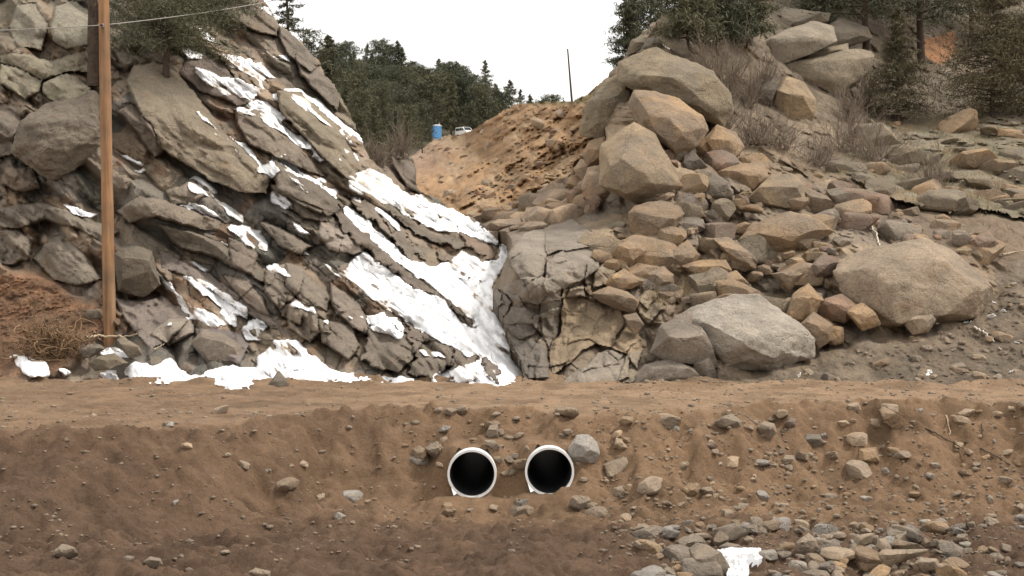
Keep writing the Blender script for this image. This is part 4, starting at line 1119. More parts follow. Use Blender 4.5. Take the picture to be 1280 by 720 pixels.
# rocks traced on the embankment and the stream bed
def ground_rock(nm, poly, mat, lab, seed, sink=.25, thick=.9):
    cx = poly[:, 0].mean(); yb = poly[:, 1].max()
    g = ground_at(cx, yb - .18 * np.ptp(poly[:, 1]))
    o0, W, Fq = hull_rock(poly, g[1], thick, .25, seed, voxel=max(.02, np.ptp(poly[:, 0]) * g[1] / F_PX / 26))
    me = mesh_np(nm, W, Fq, True); me.set_sharp_from_angle(angle=R(24))
    return tag(obj(nm, me, mat, loc=o0), lab, 'rock')
GROCKS = [
    ('rock', 11, '900,345 945,275 1000,272 1050,310 1060,370 1040,415 950,418 905,390', M_pale, 'grey-white angular boulder right of the right-hand culvert'),
    ('rock', 11, '450,285 480,222 520,215 525,290 485,298', M_stone, 'upright tan stone above the gap between the two culverts'),
    ('rock', 11, '448,300 500,300 535,340 510,352 465,325', M_stone, 'flat tan stone leaning just right of the left culvert'),
    ('rock', 11, '135,345 165,315 215,325 240,370 215,410 170,385', M_stone, 'rounded pale stone left of the left culvert'),
    ('rock', 11, '70,350 100,332 150,355 150,410 120,435 80,420', M_tan, 'brown stone farthest left of the culverts'),
    ('rock', 11, '490,380 520,378 550,405 535,425 505,410', M_stone, 'small stone touching the right rim of the left culvert'),
    ('rock', 11, '600,290 630,258 665,260 640,295', M_stone, 'small pale stone between and above the culverts'),
    ('rock', 11, '870,245 900,238 935,262 915,280 880,268', M_stone, 'flat stone above the grey-white boulder by the culvert'),
    ('rock', 11, '1145,330 1155,285 1175,300 1208,345 1165,350', M_stone, 'pointed stone well right of the grey-white boulder'),
    ('rock', 11, '1165,200 1190,172 1240,175 1250,215 1200,232', M_tan, 'brown stone in the road edge right of the slumped hollow'),
    ('rock', 11, '485,165 510,148 540,155 530,172 500,178', M_stone, 'lone pale stone on the road edge above the culverts'),
    ('rock', 11, '660,345 675,325 695,345 685,365 668,362', M_stone, 'small round stone left of the right culvert rim'),
    ('rock', 12, '330,165 355,150 380,142 412,165 408,185 370,190 345,182', M_grey, 'dark grey slab standing on the right embankment'),
    ('rock', 12, '458,185 480,165 510,172 518,200 490,222 465,205', M_stone, 'pale square stone right of the dark grey slab'),
    ('rock', 12, '545,170 560,153 580,156 575,182 555,185', M_red, 'small pinkish stone at the middle of the right embankment'),
    ('rock', 12, '590,235 610,205 650,205 665,235 640,245', M_grey, 'grey stone low on the right embankment'),
    ('rock', 12, '535,285 545,268 575,270 582,295 560,302 538,300', M_stone, 'yellowish round stone at the lower right embankment'),
    ('rock', 12, '300,232 320,225 338,240 325,250 305,248', M_red, 'reddish cobble halfway down the right embankment'),
    ('rock', 12, '835,130 850,120 880,150 905,175 885,190 850,160', M_tan, 'tilted brown slab near the road edge at the right'),
    ('rock', 12, '1075,140 1100,125 1130,128 1110,148 1085,152', M_stone, 'flat pale stone lying on the road edge at the far right'),
    ('rock', 12, '18,245 25,215 40,220 58,245 40,252', M_stone, 'pale pointed cobble at the left of the right embankment'),
    ('rock', 12, '700,165 730,160 745,172 720,182', M_stone, 'flat stone right of the pinkish stone'),
    ('rock', 12, '770,290 775,250 825,245 835,290', M_tan, 'brown square stone low on the embankment at the right'),
    ('boulder', 13, '210,95 235,78 265,82 300,115 340,165 360,200 250,200 235,150', M_grey, 'smooth brown log-shaped boulder in the stream bed beside the snow patch'),
    ('rock', 13, '550,75 590,42 615,65 625,105 590,120 560,105', M_stone, 'tan diamond-shaped rock in the stream bed'),
    ('rock', 13, '815,110 830,95 880,95 970,95 950,112 850,135 825,160', M_stone, 'long pale rock in the stream bed at the right'),
    ('rock', 13, '855,80 870,62 930,75 972,98 950,104 880,98', M_tan, 'flat brown rock lying behind the long pale rock'),
    ('rock', 13, '930,140 950,120 1000,125 1005,155 960,165', M_stone, 'white-pink rock right of the long pale rock'),
    ('rock', 13, '380,60 395,50 415,60 412,82 385,82', M_stone, 'pale cobble standing behind the snow patch'),
    ('rock', 13, '305,85 330,72 370,80 365,98 320,100', M_stone, 'flat pale rock touching the top of the snow patch'),
    ('rock', 13, '490,110 510,98 540,105 535,130 500,130', M_stone, 'rounded pale rock right of the snow patch'),
    ('rock', 13, '630,110 650,95 685,100 670,122 640,124', M_stone, 'pale flat rock right of the diamond-shaped rock'),
    ('rock', 13, '1055,65 1070,45 1100,45 1090,70 1065,78', M_stone, 'orange-pink cobble at the far right of the stream bed'),
    ('rock', 0, '66,692 78,680 92,684 98,694 82,700', M_stone, 'pale pointed stone on the near ground at the left'),
    ('rock', 0, '180,702 188,696 200,698 204,708 190,712', M_stone, 'second pale stone on the near ground, right of the pointed one'),
    ('rock', 0, '310,716 320,710 338,714 336,724 316,724', M_stone, 'pale stone cut off by the lower edge at the left'),
]
for i, (nm, v, s_, mat, lab) in enumerate(GROCKS):
    ground_rock(nm, tr(v, s_), mat, lab, 900 + i)

LM_TALUS = [(830, 95, 'the grey rock dome'), (838, 150, 'the big angular tan block'), (797, 203, 'the tall pale boulder'), (900, 180, 'the split tan block'), (818, 278, 'the cube-like tan block'), (905, 220, 'the flat-topped tan rock'),
            (972, 244, 'the golden slanted block'), (985, 292, 'the wide flat-topped boulder'), (925, 318, 'the long flat slab'), (880, 340, 'the bright-topped flat block'), (832, 374, 'the straw tuft'), (935, 418, 'the great grey boulder'),
            (1003, 380, 'the upright tan block'), (1150, 348, 'the largest tan boulder'), (1093, 290, 'the bleached curved stick'), (1045, 400, 'the dark reddish block'), (1100, 250, 'the turf ledge'), (962, 130, 'the upright golden block'), (770, 345, 'the spillway wall'), (1228, 305, 'the pinkish block')]
LM_EMB = [(590, 570, 'the left culvert pipe'), (687, 570, 'the right culvert pipe'), (729, 560, 'the grey-white boulder'), (912, 527, 'the dark grey slab'), (957, 538, 'the pale square stone'), (1160, 550, 'the dark fallen branch'), (1195, 572, 'the long low branch'),
          (1112, 522, 'the tilted brown slab'), (1205, 515, 'the flat stone at the road edge'), (985, 575, 'the yellowish round stone'), (1085, 570, 'the brown square stone'), (620, 540, 'the upright tan stone'), (545, 565, 'the rounded pale stone'), (773, 545, 'the pointed stone'), (850, 600, 'the lower right bank'), (330, 600, 'the rutted left bank')]
LM_BED = [(890, 695, 'the log-shaped boulder'), (925, 700, 'the snow patch'), (1010, 682, 'the diamond-shaped rock'), (1130, 695, 'the long pale rock'), (1155, 705, 'the white-pink rock'), (1200, 673, 'the orange-pink cobble'), (935, 675, 'the pale standing cobble'), (1040, 693, 'the pale flat rock'), (830, 680, 'the dark earth bank'), (1250, 690, 'the bare dirt corner')]
LM_FOOT = [(935, 420, 'the great grey boulder'), (1150, 348, 'the largest tan boulder'), (1150, 405, 'the pale rounded rock'), (1225, 415, 'the bleached stick in dirt'), (1160, 468, 'the curled white scrap'), (998, 470, 'the white scrap by the road'), (1265, 470, 'the right-hand white scraps'), (1080, 450, 'the dark clod bank'), (1230, 305, 'the pinkish block')]
LM_TERR = [(1122, 145, 'the pointed juniper'), (1235, 140, 'the broad juniper'), (1166, 225, 'the round bare shrub'), (1092, 200, 'the dark bare shrub'), (1215, 262, 'the dark turf ledge'), (1100, 248, 'the left end of the ledge'), (1262, 205, 'the right-hand rock step')]
LM_MOUND = [(546, 165, 'the blue toilet'), (580, 163, 'the white van'), (712, 125, 'the thin post'), (640, 240, 'the snow chute'), (740, 160, 'the right outcrop'), (650, 130, 'the mound crest'), (610, 200, 'the middle of the mound face')]
LM_NOTCH = [(660, 270, 'the pale notch boulder'), (695, 240, 'the pale orange slab'), (722, 245, 'the rust brown block'), (612, 278, 'the rusty ribbed slab'), (640, 292, 'the upper end of the snow'), (765, 225, 'the tall pale boulder')]
TONE = {'tan_rock': 'tan', 'golden_rock': 'golden', 'grey_rock': 'grey', 'pale_grey_rock': 'pale grey', 'dark_rock': 'dark', 'lichen_rock': 'olive', 'reddish_rock': 'reddish', 'field_stone': 'sandy', 'pale_orange_rock': 'pale orange', 'rust_rock': 'rusty'}
def where(px, py, marks):
    x, y, nm = min(marks, key=lambda m: math.hypot(m[0] - px, (m[1] - py) * 1.2))
    dx, dy = px - x, py - y
    d = math.hypot(dx, dy)
    far_ = 'just ' if d < 28 else ('well ' if d > 75 else '')
    if abs(dx) > 2 * abs(dy): s = 'right of' if dx > 0 else 'left of'
    elif abs(dy) > 2 * abs(dx): s = 'below' if dy > 0 else 'above'
    else: s = ('below and ' if dy > 0 else 'above and ') + ('right of' if dx > 0 else 'left of')
    return f'{far_}{s} {nm}'
def sized(s, a, b):
    return 'small' if s < a else ('large' if s > b else 'medium')

# loose stones: copies of a dozen meshes, each a thing of its own
protos = {}
def proto(kind, mat, n=5, sub=3, **k):
    key = (kind, mat.name)
    if key not in protos:
        protos[key] = []
        for i in range(n):
            me = rock_mesh(kind, 40 + i * 7 + len(protos) * 101, sub, **k); me.materials.append(mat)
            protos[key].append(me)
    return protos[key]
prng = random.Random(77)
def loose(nm, me, p, size, lab, cat, group, zrot=None):
    o = bpy.data.objects.new(nm, me); COL.objects.link(o)
    o.location = p
    o.rotation_euler = (prng.uniform(-.35, .35), prng.uniform(-.35, .35), prng.uniform(0, 6.28))
    s = size * .5
    o.scale = (s * prng.uniform(.85, 1.25), s * prng.uniform(.85, 1.2), s * prng.uniform(.7, 1.1))
    return tag(o, lab, cat, group)
# embankment, between the road edge and the stream bed
emb_mats = [M_stone, M_stone, M_stone, M_tan, M_pale, M_pink]
n = 0
while n < 205:
    px = prng.uniform(520, 1300) if prng.random() < .82 else prng.uniform(200, 560)
    py = prng.uniform(512 if px < 850 else 498, 655)
    g = ground_at(px, py)
    if px < 560 and prng.random() < .6: continue
    if in_pipe(g): continue
    sz = min(.5, .09 * math.exp(abs(prng.gauss(0, .75))))
    mt = prng.choice(emb_mats)
    me = prng.choice(proto('stone', mt, 5, 3, flat=.7))
    loose('stone', me, (g[0], g[1], g[2] + sz * .1), sz, f'{sized(sz, .11, .2)} {TONE[mt.name]} embankment stone {where(px, py, LM_EMB)}', 'stone', 'stones on the embankment')
    n += 1
n = 0
while n < 230:
    px = prng.uniform(800, 1300); py = prng.uniform(655, 728)
    if px > 1200 and prng.random() < .6: continue
    if 885 < px < 960 and 680 < py: continue
    g = ground_at(px, py, 18)
    sz = min(.55, .12 * math.exp(abs(prng.gauss(0, .7))))
    mt = prng.choice([M_stone, M_stone, M_tan, M_grey, M_pale])
    me = prng.choice(proto('stone', mt, 5, 3, flat=.7))
    loose('cobble', me, (g[0], g[1], g[2] + sz * .12), sz, f'{sized(sz, .15, .26)} {TONE[mt.name]} stream bed cobble {where(px, py, LM_BED)}', 'cobble', 'cobbles in the stream bed')
    n += 1
TALUS = np.array([(830, 170), (900, 180), (960, 200), (1040, 225), (1100, 252), (1250, 292), (1250, 325), (1060, 300), (1045, 420), (1000, 430), (950, 368), (860, 385), (760, 350), (740, 320), (800, 250)], float)
n = 0
while n < 285:
    px = prng.uniform(730, 1260); py = prng.uniform(165, 435)
    if not inside(np.array([px]), np.array([py]), TALUS)[0]: continue
    D = look(RR, px, py)
    sz = min(1.35, .30 * math.exp(abs(prng.gauss(0, .7))))
    mt = prng.choice([M_tan, M_tan, M_gold, M_grey, M_red, M_lich])
    me = prng.choice(proto('rubble', mt, 5, 4, flat=.8, cuts=8))
    q_ = P(px, py, D - .12)
    loose('rubble_rock', me, q_, sz, f'{sized(sz, .38, .65)} {TONE[mt.name]} talus rock {where(px, py, LM_TALUS)}', 'rock', 'rubble on the right slope')
    n += 1
n = 0
while n < 70:
    px = prng.uniform(1055, 1300); py = prng.uniform(150, 262)
    if not inside(np.array([px]), np.array([py]), PLAT)[0]: continue
    D = look(RR, px, py)
    sz = min(2.2, .45 * math.exp(abs(prng.gauss(0, .7))))
    mt = prng.choice([M_lich, M_lich, M_tan])
    me = prng.choice(proto('turf', mt, 5, 4, flat=.55, elong=1.4, cuts=8))
    loose('flat_rock', me, P(px, py, D - .05), sz, f'{sized(sz, .6, 1.0)} flat {TONE[mt.name]} rock on the terrace {where(px, py, LM_TERR)}', 'rock', 'flat rocks on the terrace')
    n += 1
n = 0
while n < 90:                                    # along the foot of the right bank
    px = prng.uniform(900, 1300); py = prng.uniform(345, 478)
    if not inside(np.array([px]), np.array([py]), DIRT_R)[0]: continue
    D = look(RR, px, py)
    sz = min(.5, .09 * math.exp(abs(prng.gauss(0, .75))))
    mt = prng.choice([M_stone, M_tan, M_grey])
    me = prng.choice(proto('stone', mt, 5, 3, flat=.7))
    loose('pebble', me, P(px, py, D - .03), sz, f'{sized(sz, .12, .2)} {TONE[mt.name]} bank-foot stone {where(px, py, LM_FOOT)}', 'stone', 'stones at the foot of the right bank')
    n += 1

NOTCH = np.array([(604, 282), (640, 256), (690, 236), (745, 214), (772, 232), (745, 262), (700, 278), (655, 292)], float)
n = 0
while n < 70:
    px = prng.uniform(600, 775); py = prng.uniform(212, 292)
    if not inside(np.array([px]), np.array([py]), NOTCH)[0]: continue
    D = look(RR, px, py)
    sz = min(1.5, .42 * math.exp(abs(prng.gauss(0, .6))))
    mt = prng.choice([M_pink, M_pink, M_rust, M_tan])
    me = prng.choice(proto('rubble', mt, 5, 4, flat=.8, cuts=8))
    loose('broken_rock', me, P(px, py, D - .25), sz, f'{sized(sz, .5, .8)} {TONE[mt.name]} broken rock {where(px, py, LM_NOTCH)}', 'rock', 'broken rocks at the head of the chute')
    n += 1
n = 0
while n < 90:
    px = prng.uniform(525, 740); py = prng.uniform(135, 275)
    if not inside(np.array([px]), np.array([py]), M_out)[0] or py < np.interp(px, [525, 560, 650, 740], [195, 176, 138, 132]): continue
    D = look(MM, px, py)
    sz = min(2.6, .5 * math.exp(abs(prng.gauss(0, .6))))
    mt = prng.choice([M_gold, M_tan, M_pink, M_rust])
    me = prng.choice(proto('mound', mt, 5, 3, flat=.7, cuts=8))
    loose('mound_rock', me, P(px, py, D - .1), sz, f'{sized(sz, .6, 1.0)} {TONE[mt.name]} mound rock {where(px, py, LM_MOUND)}', 'rock', 'rocks on the earth mound')
    n += 1

# gravel nobody could count
def scatter(name, places, sizes, mat, seeds=(1, 2, 3)):
    V, Fs = [], []; k = 0
    shapes = [rock_arrays(s, 1, flat=.7, cuts=6) for s in seeds]
    r = np.random.default_rng(3)
    for p, s in zip(places, sizes):
        v, f = shapes[r.integers(len(shapes))]
        a = r.uniform(0, 6.28); c_, s_ = math.cos(a), math.sin(a)
        w = v * s * .5 * r.uniform(.7, 1.3, 3)
        V.append(np.stack([w[:, 0] * c_ - w[:, 1] * s_, w[:, 0] * s_ + w[:, 1] * c_, w[:, 2]], -1) + p); Fs.append(f + k); k += len(v)
    me = mesh_np(name, np.concatenate(V), np.concatenate(Fs), False)
    return tag(obj(name, me, mat), kind='stuff')
nr = np.random.default_rng(8)
pl = []; sz = []
for i in range(15000):
    x = nr.uniform(-15, 15); y = nr.uniform(24, 42)
    if x < 2 and nr.random() < .65: continue
    if 34.5 < y < 41 and nr.random() < .75: continue
    pl.append((x, y, 0)); sz.append(min(.17, .036 * math.exp(abs(nr.normal(0, .65)))))
pl = np.array(pl); pl[:, 2] = zg(pl[:, 0], pl[:, 1]) + .005
ok_ = np.array([not in_pipe(g) for g in pl]); pl = pl[ok_]; sz = np.array(sz)[ok_]
scatter('gravel', pl, sz, M_stone)
# ================================================================ TREES AND SHRUBS
def tufts(pos, size, rng_, asp=.35, up=.0):
    n = len(pos)
    a = rng_.normal(size=(n, 3)); a[:, 2] += up; a /= np.linalg.norm(a, axis=1)[:, None]
    b = np.cross(a, rng_.normal(size=(n, 3))); b /= np.linalg.norm(b, axis=1)[:, None] + 1e-9
    s = (size * rng_.uniform(.6, 1.4, n))[:, None]
    V = np.stack([pos - a * s, pos + b * s * asp, pos + a * s, pos - b * s * asp], 1).reshape(-1, 3)
    return V, np.arange(4 * n).reshape(n, 4)

def conifer_meshes(seed, h, rad, nbr=70, per=60, size=.22, base=.12, shape='cone', droop=.15, spread=.30, trunk_r=None, gap=0.25):
    """trunk with limbs (one mesh) and crown (one mesh); uneven branch lengths leave gaps"""
    r = np.random.default_rng(seed)
    tb = MB(); tr_ = trunk_r or h * .018
    k = 9
    zz = np.linspace(-.3, h * .97, k)
    bend = np.cumsum(r.normal(0, .012 * h, (k, 2)), 0) * .5; bend -= bend[0]
    tp = np.column_stack([bend, zz])
    tb.add(*tube(tp, np.linspace(tr_, tr_ * .15, k), 7))
    C_ = []
    gaps = r.uniform(0, 1, 6)
    for i in range(nbr):
        t = base + (1 - base) * ((i + r.random()) / nbr) ** .9
        if shape == 'cone': R_ = rad * (1 - t) ** .75 * (1.0 if t > base + .06 else .75) + .05 * rad
        elif shape == 'dome': R_ = rad * (max(0.0, 1 - ((t - base) / (1 - base) * 1.0 - .25) ** 2 / .62)) ** .5 * .95 + .08 * rad
        else: R_ = rad * (.5 + .5 * math.sin(3.1 * (t - base) / (1 - base) + .3))
        az = i * 2.399 + r.normal(0, .4)
        if r.random() < gap: R_ *= r.uniform(.25, .6)
        R_ *= r.uniform(.75, 1.2)
        x0 = np.array([np.interp(t * h, zz, tp[:, 0]), np.interp(t * h, zz, tp[:, 1]), t * h])
        rise = (.35 if t > .75 else .05) - droop * r.uniform(0, 1.5) * (1 - t)
        e = x0 + np.array([math.cos(az) * R_, math.sin(az) * R_, R_ * rise])
        m = (x0 + e) / 2 + np.array([0, 0, .08 * R_])
        tb.add(*tube([x0, m, e], [tr_ * .28 * (1 - t) + .008, tr_ * .18 * (1 - t) + .006, .004], 4))
        n = int(1.7 * per * (R_ / rad + .15))
        if n < 2: continue
        u = r.uniform(.25, 1.05, n)
        p = x0 * (1 - u)[:, None] + e * u[:, None]
        sp = spread * R_ * (.4 + .6 * u)
        p = p + r.normal(size=(n, 3)) * np.stack([sp * .6, sp * .6, sp * .35], -1)
        C_.append(p)
    pos = np.concatenate(C_)
    V, Fq = tufts(pos, size, r, .13, .15)
    return tb.mesh('trunk'), mesh_np('crown', V, Fq, False)

def tree(nm, meshes, p, lab, cat='tree', group=None, rz=0, sc=1.0, leaf=None):
    e = bpy.data.objects.new(nm, None); COL.objects.link(e); e.location = p; e.rotation_euler = (0, 0, rz); e.scale = (sc if not isinstance(sc, tuple) else sc) if isinstance(sc, tuple) else (sc, sc, sc)
    e.empty_display_size = .2
    obj('trunk', meshes[0], M_bark, e); obj('crown', meshes[1], leaf or M_pine, e)
    return tag(e, lab, cat, group)

TR = random.Random(12)
far = [conifer_meshes(20 + i, 12.0, [2.6, 3.2, 2.9, 3.6, 2.4, 3.4][i], nbr=75, per=75, size=.30, base=[.12, .2, .1, .25, .15, .2][i], shape=['cone', 'dome', 'cone', 'dome', 'cone', 'dome'][i], spread=.34) for i in range(6)]
SKY = np.array([(380, 66), (405, 62), (438, 70), (460, 84), (479, 72), (497, 52), (512, 80), (535, 88), (559, 80), (573, 86), (590, 100), (604, 106), (620, 106), (636, 101), (650, 112), (663, 119), (680, 126), (691, 121), (705, 126)], float)
LM_FAR = [(546, 160, 'the blue toilet'), (580, 160, 'the white van'), (497, 52, 'the tallest spire tree'), (438, 72, 'the cliff skyline'), (475, 205, 'the snow crest'), (663, 120, 'the mound crest'), (604, 106, 'the dip in the skyline')]
def far_tree(px, base_py, top_py, layer, lab, grp, D=None):
    D = D or look(layer, px, base_py)
    p = P(px, base_py, D)
    h = (base_py - top_py) * D / F_PX
    i = TR.randrange(6)
    s = max(.35, h / 12.0)
    wv = s * TR.uniform(.85, 1.2)
    shape = ['narrow', 'rounded', 'pointed', 'broad rounded', 'slim', 'bushy'][i]
    lab = f'{shape} {lab}, {where(px, top_py, LM_FAR)}'
    return tree('pine_tree', far[i], p, lab, 'tree', grp, TR.uniform(0, 6.28), (wv, wv, s))
FL = 'far hill conifer'
crest = lambda x: float(np.interp(x, [300, 360, 400, 440, 480, 520, 560, 600, 640, 690, 760], [70, 88, 100, 98, 104, 118, 120, 130, 136, 141, 150]))
for px, tp in SKY:
    far_tree(px, max(crest(px) + 9, tp + TR.uniform(62, 84)), tp, HH, 'skyline conifer', 'pines on the far skyline')
for k in range(14):
    px = TR.uniform(385, 690)
    tp = float(np.interp(px, SKY[:, 0], SKY[:, 1])) + TR.uniform(5, 14); far_tree(px, tp + TR.uniform(60, 84), tp, HH, 'skyline conifer', 'pines on the far skyline')
for row, (lo, hi) in enumerate([(14, 26), (26, 40), (40, 56), (54, 72)]):
    x = 400 + TR.uniform(0, 12)
    while x < [680, 650, 625, 600][row]:
        b = crest(x) + TR.uniform(lo, hi)
        if b < (178 if x < 545 else 168 - (x - 545) * .32):
            far_tree(x, b, b - TR.uniform(52, 74), HH, FL, 'pines on the far hill')
        x += TR.uniform(12, 19)
for px, b, hh, D in [(432, 172, 70, 128), (450, 196, 80, 120), (470, 212, 82, 112), (492, 202, 62, 118), (508, 200, 66, 140), (416, 140, 60, 135), (528, 190, 60, 190), (445, 160, 66, 150), (478, 180, 74, 160), (505, 184, 70, 185)]:
    far_tree(px, b, b - hh, HH, 'conifer behind the snowy cliff', 'pines behind the cliff', D)

def pine_at(nm, px, py, D, hpx, wpx, seed, lab, leaf, shape='cone', nbr=90, per=110, size=.16, base=.06, gap=.2, spread=.3, group=None, cat='tree', trunk_r=None):
    if px > 850: D = look(RR, px, max(py, 12)) - .6
    p = P(px, py, D); h = hpx * D / F_PX; rad = wpx * .5 * D / F_PX
    ms = conifer_meshes(seed, h, rad, nbr, per, size, base, shape, spread=spread, gap=gap, trunk_r=trunk_r)
    return tree(nm, ms, p, lab, cat, group, TR.uniform(0, 6), 1.0, leaf)

pine_at('juniper_tree', 1122, 150, look(RR, 1122, 148), 138, 92, 61, 'dense pointed juniper at the edge of the terrace, right of the banded outcrop', M_jun, 'cone', 120, 110, .12, .02, .3, .28)
pine_at('juniper_tree', 1240, 143, look(RR, 1240, 140), 165, 118, 62, 'broad bushy juniper filling the upper right corner above the terrace', M_jun, 'dome', 130, 115, .13, .02, .3, .3)
pine_at('juniper_tree', 1312, 140, look(RR, 1312, 138), 160, 120, 63, 'juniper cut off by the right edge of the picture', M_jun, 'dome', 100, 130, .14, .02, .15, .34)
pine_at('pine_tree', 1081, 72, 82, 210, 190, 64, 'tall pine with a bare dark trunk behind the banded outcrop', M_pine, 'dome', 80, 120, .17, .24, .25, .28, trunk_r=.22)
pine_at('pine_tree', 1152, 72, 84, 210, 190, 65, 'pine with a forked limb standing left of the orange earth patch', M_pine, 'dome', 80, 120, .17, .22, .25, .28, trunk_r=.24)
pine_at('pine_tree', 1215, 40, 92, 180, 150, 66, 'pine behind the broad juniper at the upper right', M_pine, 'dome', 80, 120, .18, .15, .2)
pine_at('pine_tree', 786, 100, 70, 140, 66, 67, 'pine against the sky at the left of the right outcrop', M_pine, 'cone', 80, 110, .15, .1, .3)
pine_at('pine_tree', 815, 70, 76, 140, 84, 68, 'pine right behind the pointed top boulder', M_pine, 'dome', 80, 110, .15, .1, .3)
pine_at('pine_tree', 858, 62, 80, 120, 80, 69, 'pine on the ridge just right of the pointed top boulder', M_pine, 'dome', 80, 110, .16, .1, .3)
pine_at('pine_tree', 897, 62, 78, 110, 90, 70, 'pine with a dark trunk over the grey brush', M_pine, 'dome', 80, 110, .16, .15, .3)
pine_at('pine_tree', 934, 52, 84, 80, 60, 71, 'pine left of the stacked rocks at the top of the picture', M_pine, 'dome', 80, 110, .16, .12, .3)
pine_at('pine_tree', 1030, 22, 92, 90, 80, 72, 'small pine on top of the banded outcrop', M_pine, 'dome', 70, 100, .16, .1, .3)
pine_at('pine_tree', 208, 86, look(LL, 208, 80) - .6, 118, 165, 73, 'low dark pine rooted on the left cliff, right of the utility pole', M_pine, 'dome', 90, 230, .085, .2, .35, .22, trunk_r=.14)
pine_at('pine_tree', 275, 40, look(LL, 275, 30) - .3, 70, 90, 74, 'small pine near the top of the left cliff, above the snow', M_pine, 'dome', 60, 80, .12, .1, .3)
pine_at('pine_tree', 360, 62, 66, 120, 62, 75, 'open sparse pine on the skyline of the left cliff', M_pine, 'cone', 46, 60, .13, .16, .4, .25, trunk_r=.10)
pine_at('pine_tree', 386, 82, 72, 44, 44, 76, 'thin half-bare pine lower down the skyline of the left cliff', M_pine, 'dome', 34, 34, .13, .15, .45, .3, trunk_r=.06)
pine_at('pine_tree', 410, 112, 78, 66, 50, 77, 'bushy pine at the skyline right of the half-bare one', M_pine, 'cone', 60, 70, .15, .1, .3)

def shrub_mesh(seed, h, rad, n=90, tw=.006):
    r = np.random.default_rng(seed); mb = MB()
    for i in range(n):
        az = r.uniform(0, 6.28); lean = abs(r.normal(0, .55)); L_ = h * r.uniform(.6, 1.1)
        d = np.array([math.cos(az) * math.sin(lean) * rad / h * 1.6, math.sin(az) * math.sin(lean) * rad / h * 1.6, math.cos(lean)])
        b0 = np.array([r.normal(0, rad * .25), r.normal(0, rad * .25), -.1])
        pts = [b0]
        for s in range(4):
            d = d + r.normal(0, .16, 3); pts.append(pts[-1] + d * L_ / 4)
        mb.add(*tube(pts, [tw * 1.6, tw * 1.3, tw, tw * .7, tw * .4], 3))
        for b in range(5):
            k = r.integers(1, 4); f = r.random()
            p0 = pts[k] * (1 - f) + pts[k + 1] * f
            d2 = d + r.normal(0, .5, 3)
            mb.add(*tube([p0, p0 + d2 * L_ * .16, p0 + d2 * L_ * .3 + r.normal(0, .03, 3)], [tw * .8, tw * .6, tw * .3], 3))
    return mb.mesh('shrub', False)
SHRUBS = [(1060, 190, 50, 100, 'grey leafless shrub below the pointed juniper'), (1092, 202, 50, 70, 'dark leafless shrub at the left end of the terrace'), (1166, 232, 44, 60, 'round leafless shrub in the middle of the turf terrace'),
          (878, 108, 60, 60, 'tall grey brush right of the pointed top boulder'), (905, 120, 60, 70, 'grey brush in the hollow behind the rock dome'), (935, 132, 40, 44, 'grey brush left of the banded outcrop'), (958, 112, 36, 26, 'brush touching the left side of the banded outcrop'),
          (900, 165, 44, 60, 'dark low brush right of the rock dome'), (945, 178, 40, 80, 'brush left of the upright golden block'), (1062, 150, 36, 44, 'brush at the foot of the banded outcrop'), (1086, 132, 44, 30, 'thin brush between outcrop and juniper'),
          (975, 185, 36, 70, 'low brush under the upright golden block'), (1020, 205, 34, 70, 'sparse brush on top of the talus'), (500, 196, 34, 40, 'dark brush on the crest of the snowy cliff'), (474, 206, 30, 34, 'low brush above the upper snowfield')]
for i, (px, py, hp, wp, lab) in enumerate(SHRUBS):
    lay = LL if px < 600 else RR
    D = look(lay, px, py) - .25
    me = shrub_mesh(80 + i, hp * D / F_PX, wp * .5 * D / F_PX, 75, .010 * D / 60)
    tag(obj('shrub', me, M_twig, loc=P(px, py, D)), lab, 'shrub')

# dry grass in the turf, between the rocks and on the earth: one mass
gr = np.random.default_rng(31)
gp = []
def blades(px, py, lay, n, spx, spy, L_):
    for k in range(n):
        x = px + gr.normal(0, spx); y = py + gr.normal(0, spy)
        D = look(lay, x, y) - .02
        gp.append((*P(x, y, D), L_ * gr.uniform(.5, 1.3)))
for k in range(520):
    x = gr.uniform(1050, 1300); y = gr.uniform(145, 268)
    if inside(np.array([x]), np.array([y]), PLAT)[0]: blades(x, y, RR, 7, 3, 1.2, .22)
for (x, y, n, sx, sy, L_) in [(832, 374, 160, 14, 6, .38), (850, 366, 90, 10, 4, .34), (1000, 312, 90, 16, 5, .25), (1110, 300, 60, 20, 5, .25), (60, 395, 120, 40, 16, .22), (70, 425, 160, 26, 10, .35), (1060, 240, 60, 14, 6, .3), (690, 250, 40, 12, 4, .3), (960, 195, 120, 30, 8, .35), (1255, 300, 60, 20, 10, .25)]:
    blades(x, y, LL if x < 500 else RR, n, sx, sy, L_)
gp = np.array(gp)
nb = len(gp)
lean = gr.normal(0, .45, (nb, 2)); side = gr.normal(size=(nb, 2)); side /= np.linalg.norm(side, axis=1)[:, None]
b0 = gp[:, :3]; Lg = gp[:, 3:4]
tip = b0 + np.column_stack([lean, np.ones(nb)]) * Lg
wd = .012
V = np.stack([b0 - np.column_stack([side, np.zeros(nb)]) * wd, b0 + np.column_stack([side, np.zeros(nb)]) * wd, tip], 1).reshape(-1, 3)
tag(obj('dry_grass', mesh_np('dry_grass', V, np.arange(3 * nb).reshape(nb, 3), False), M_straw), kind='stuff')

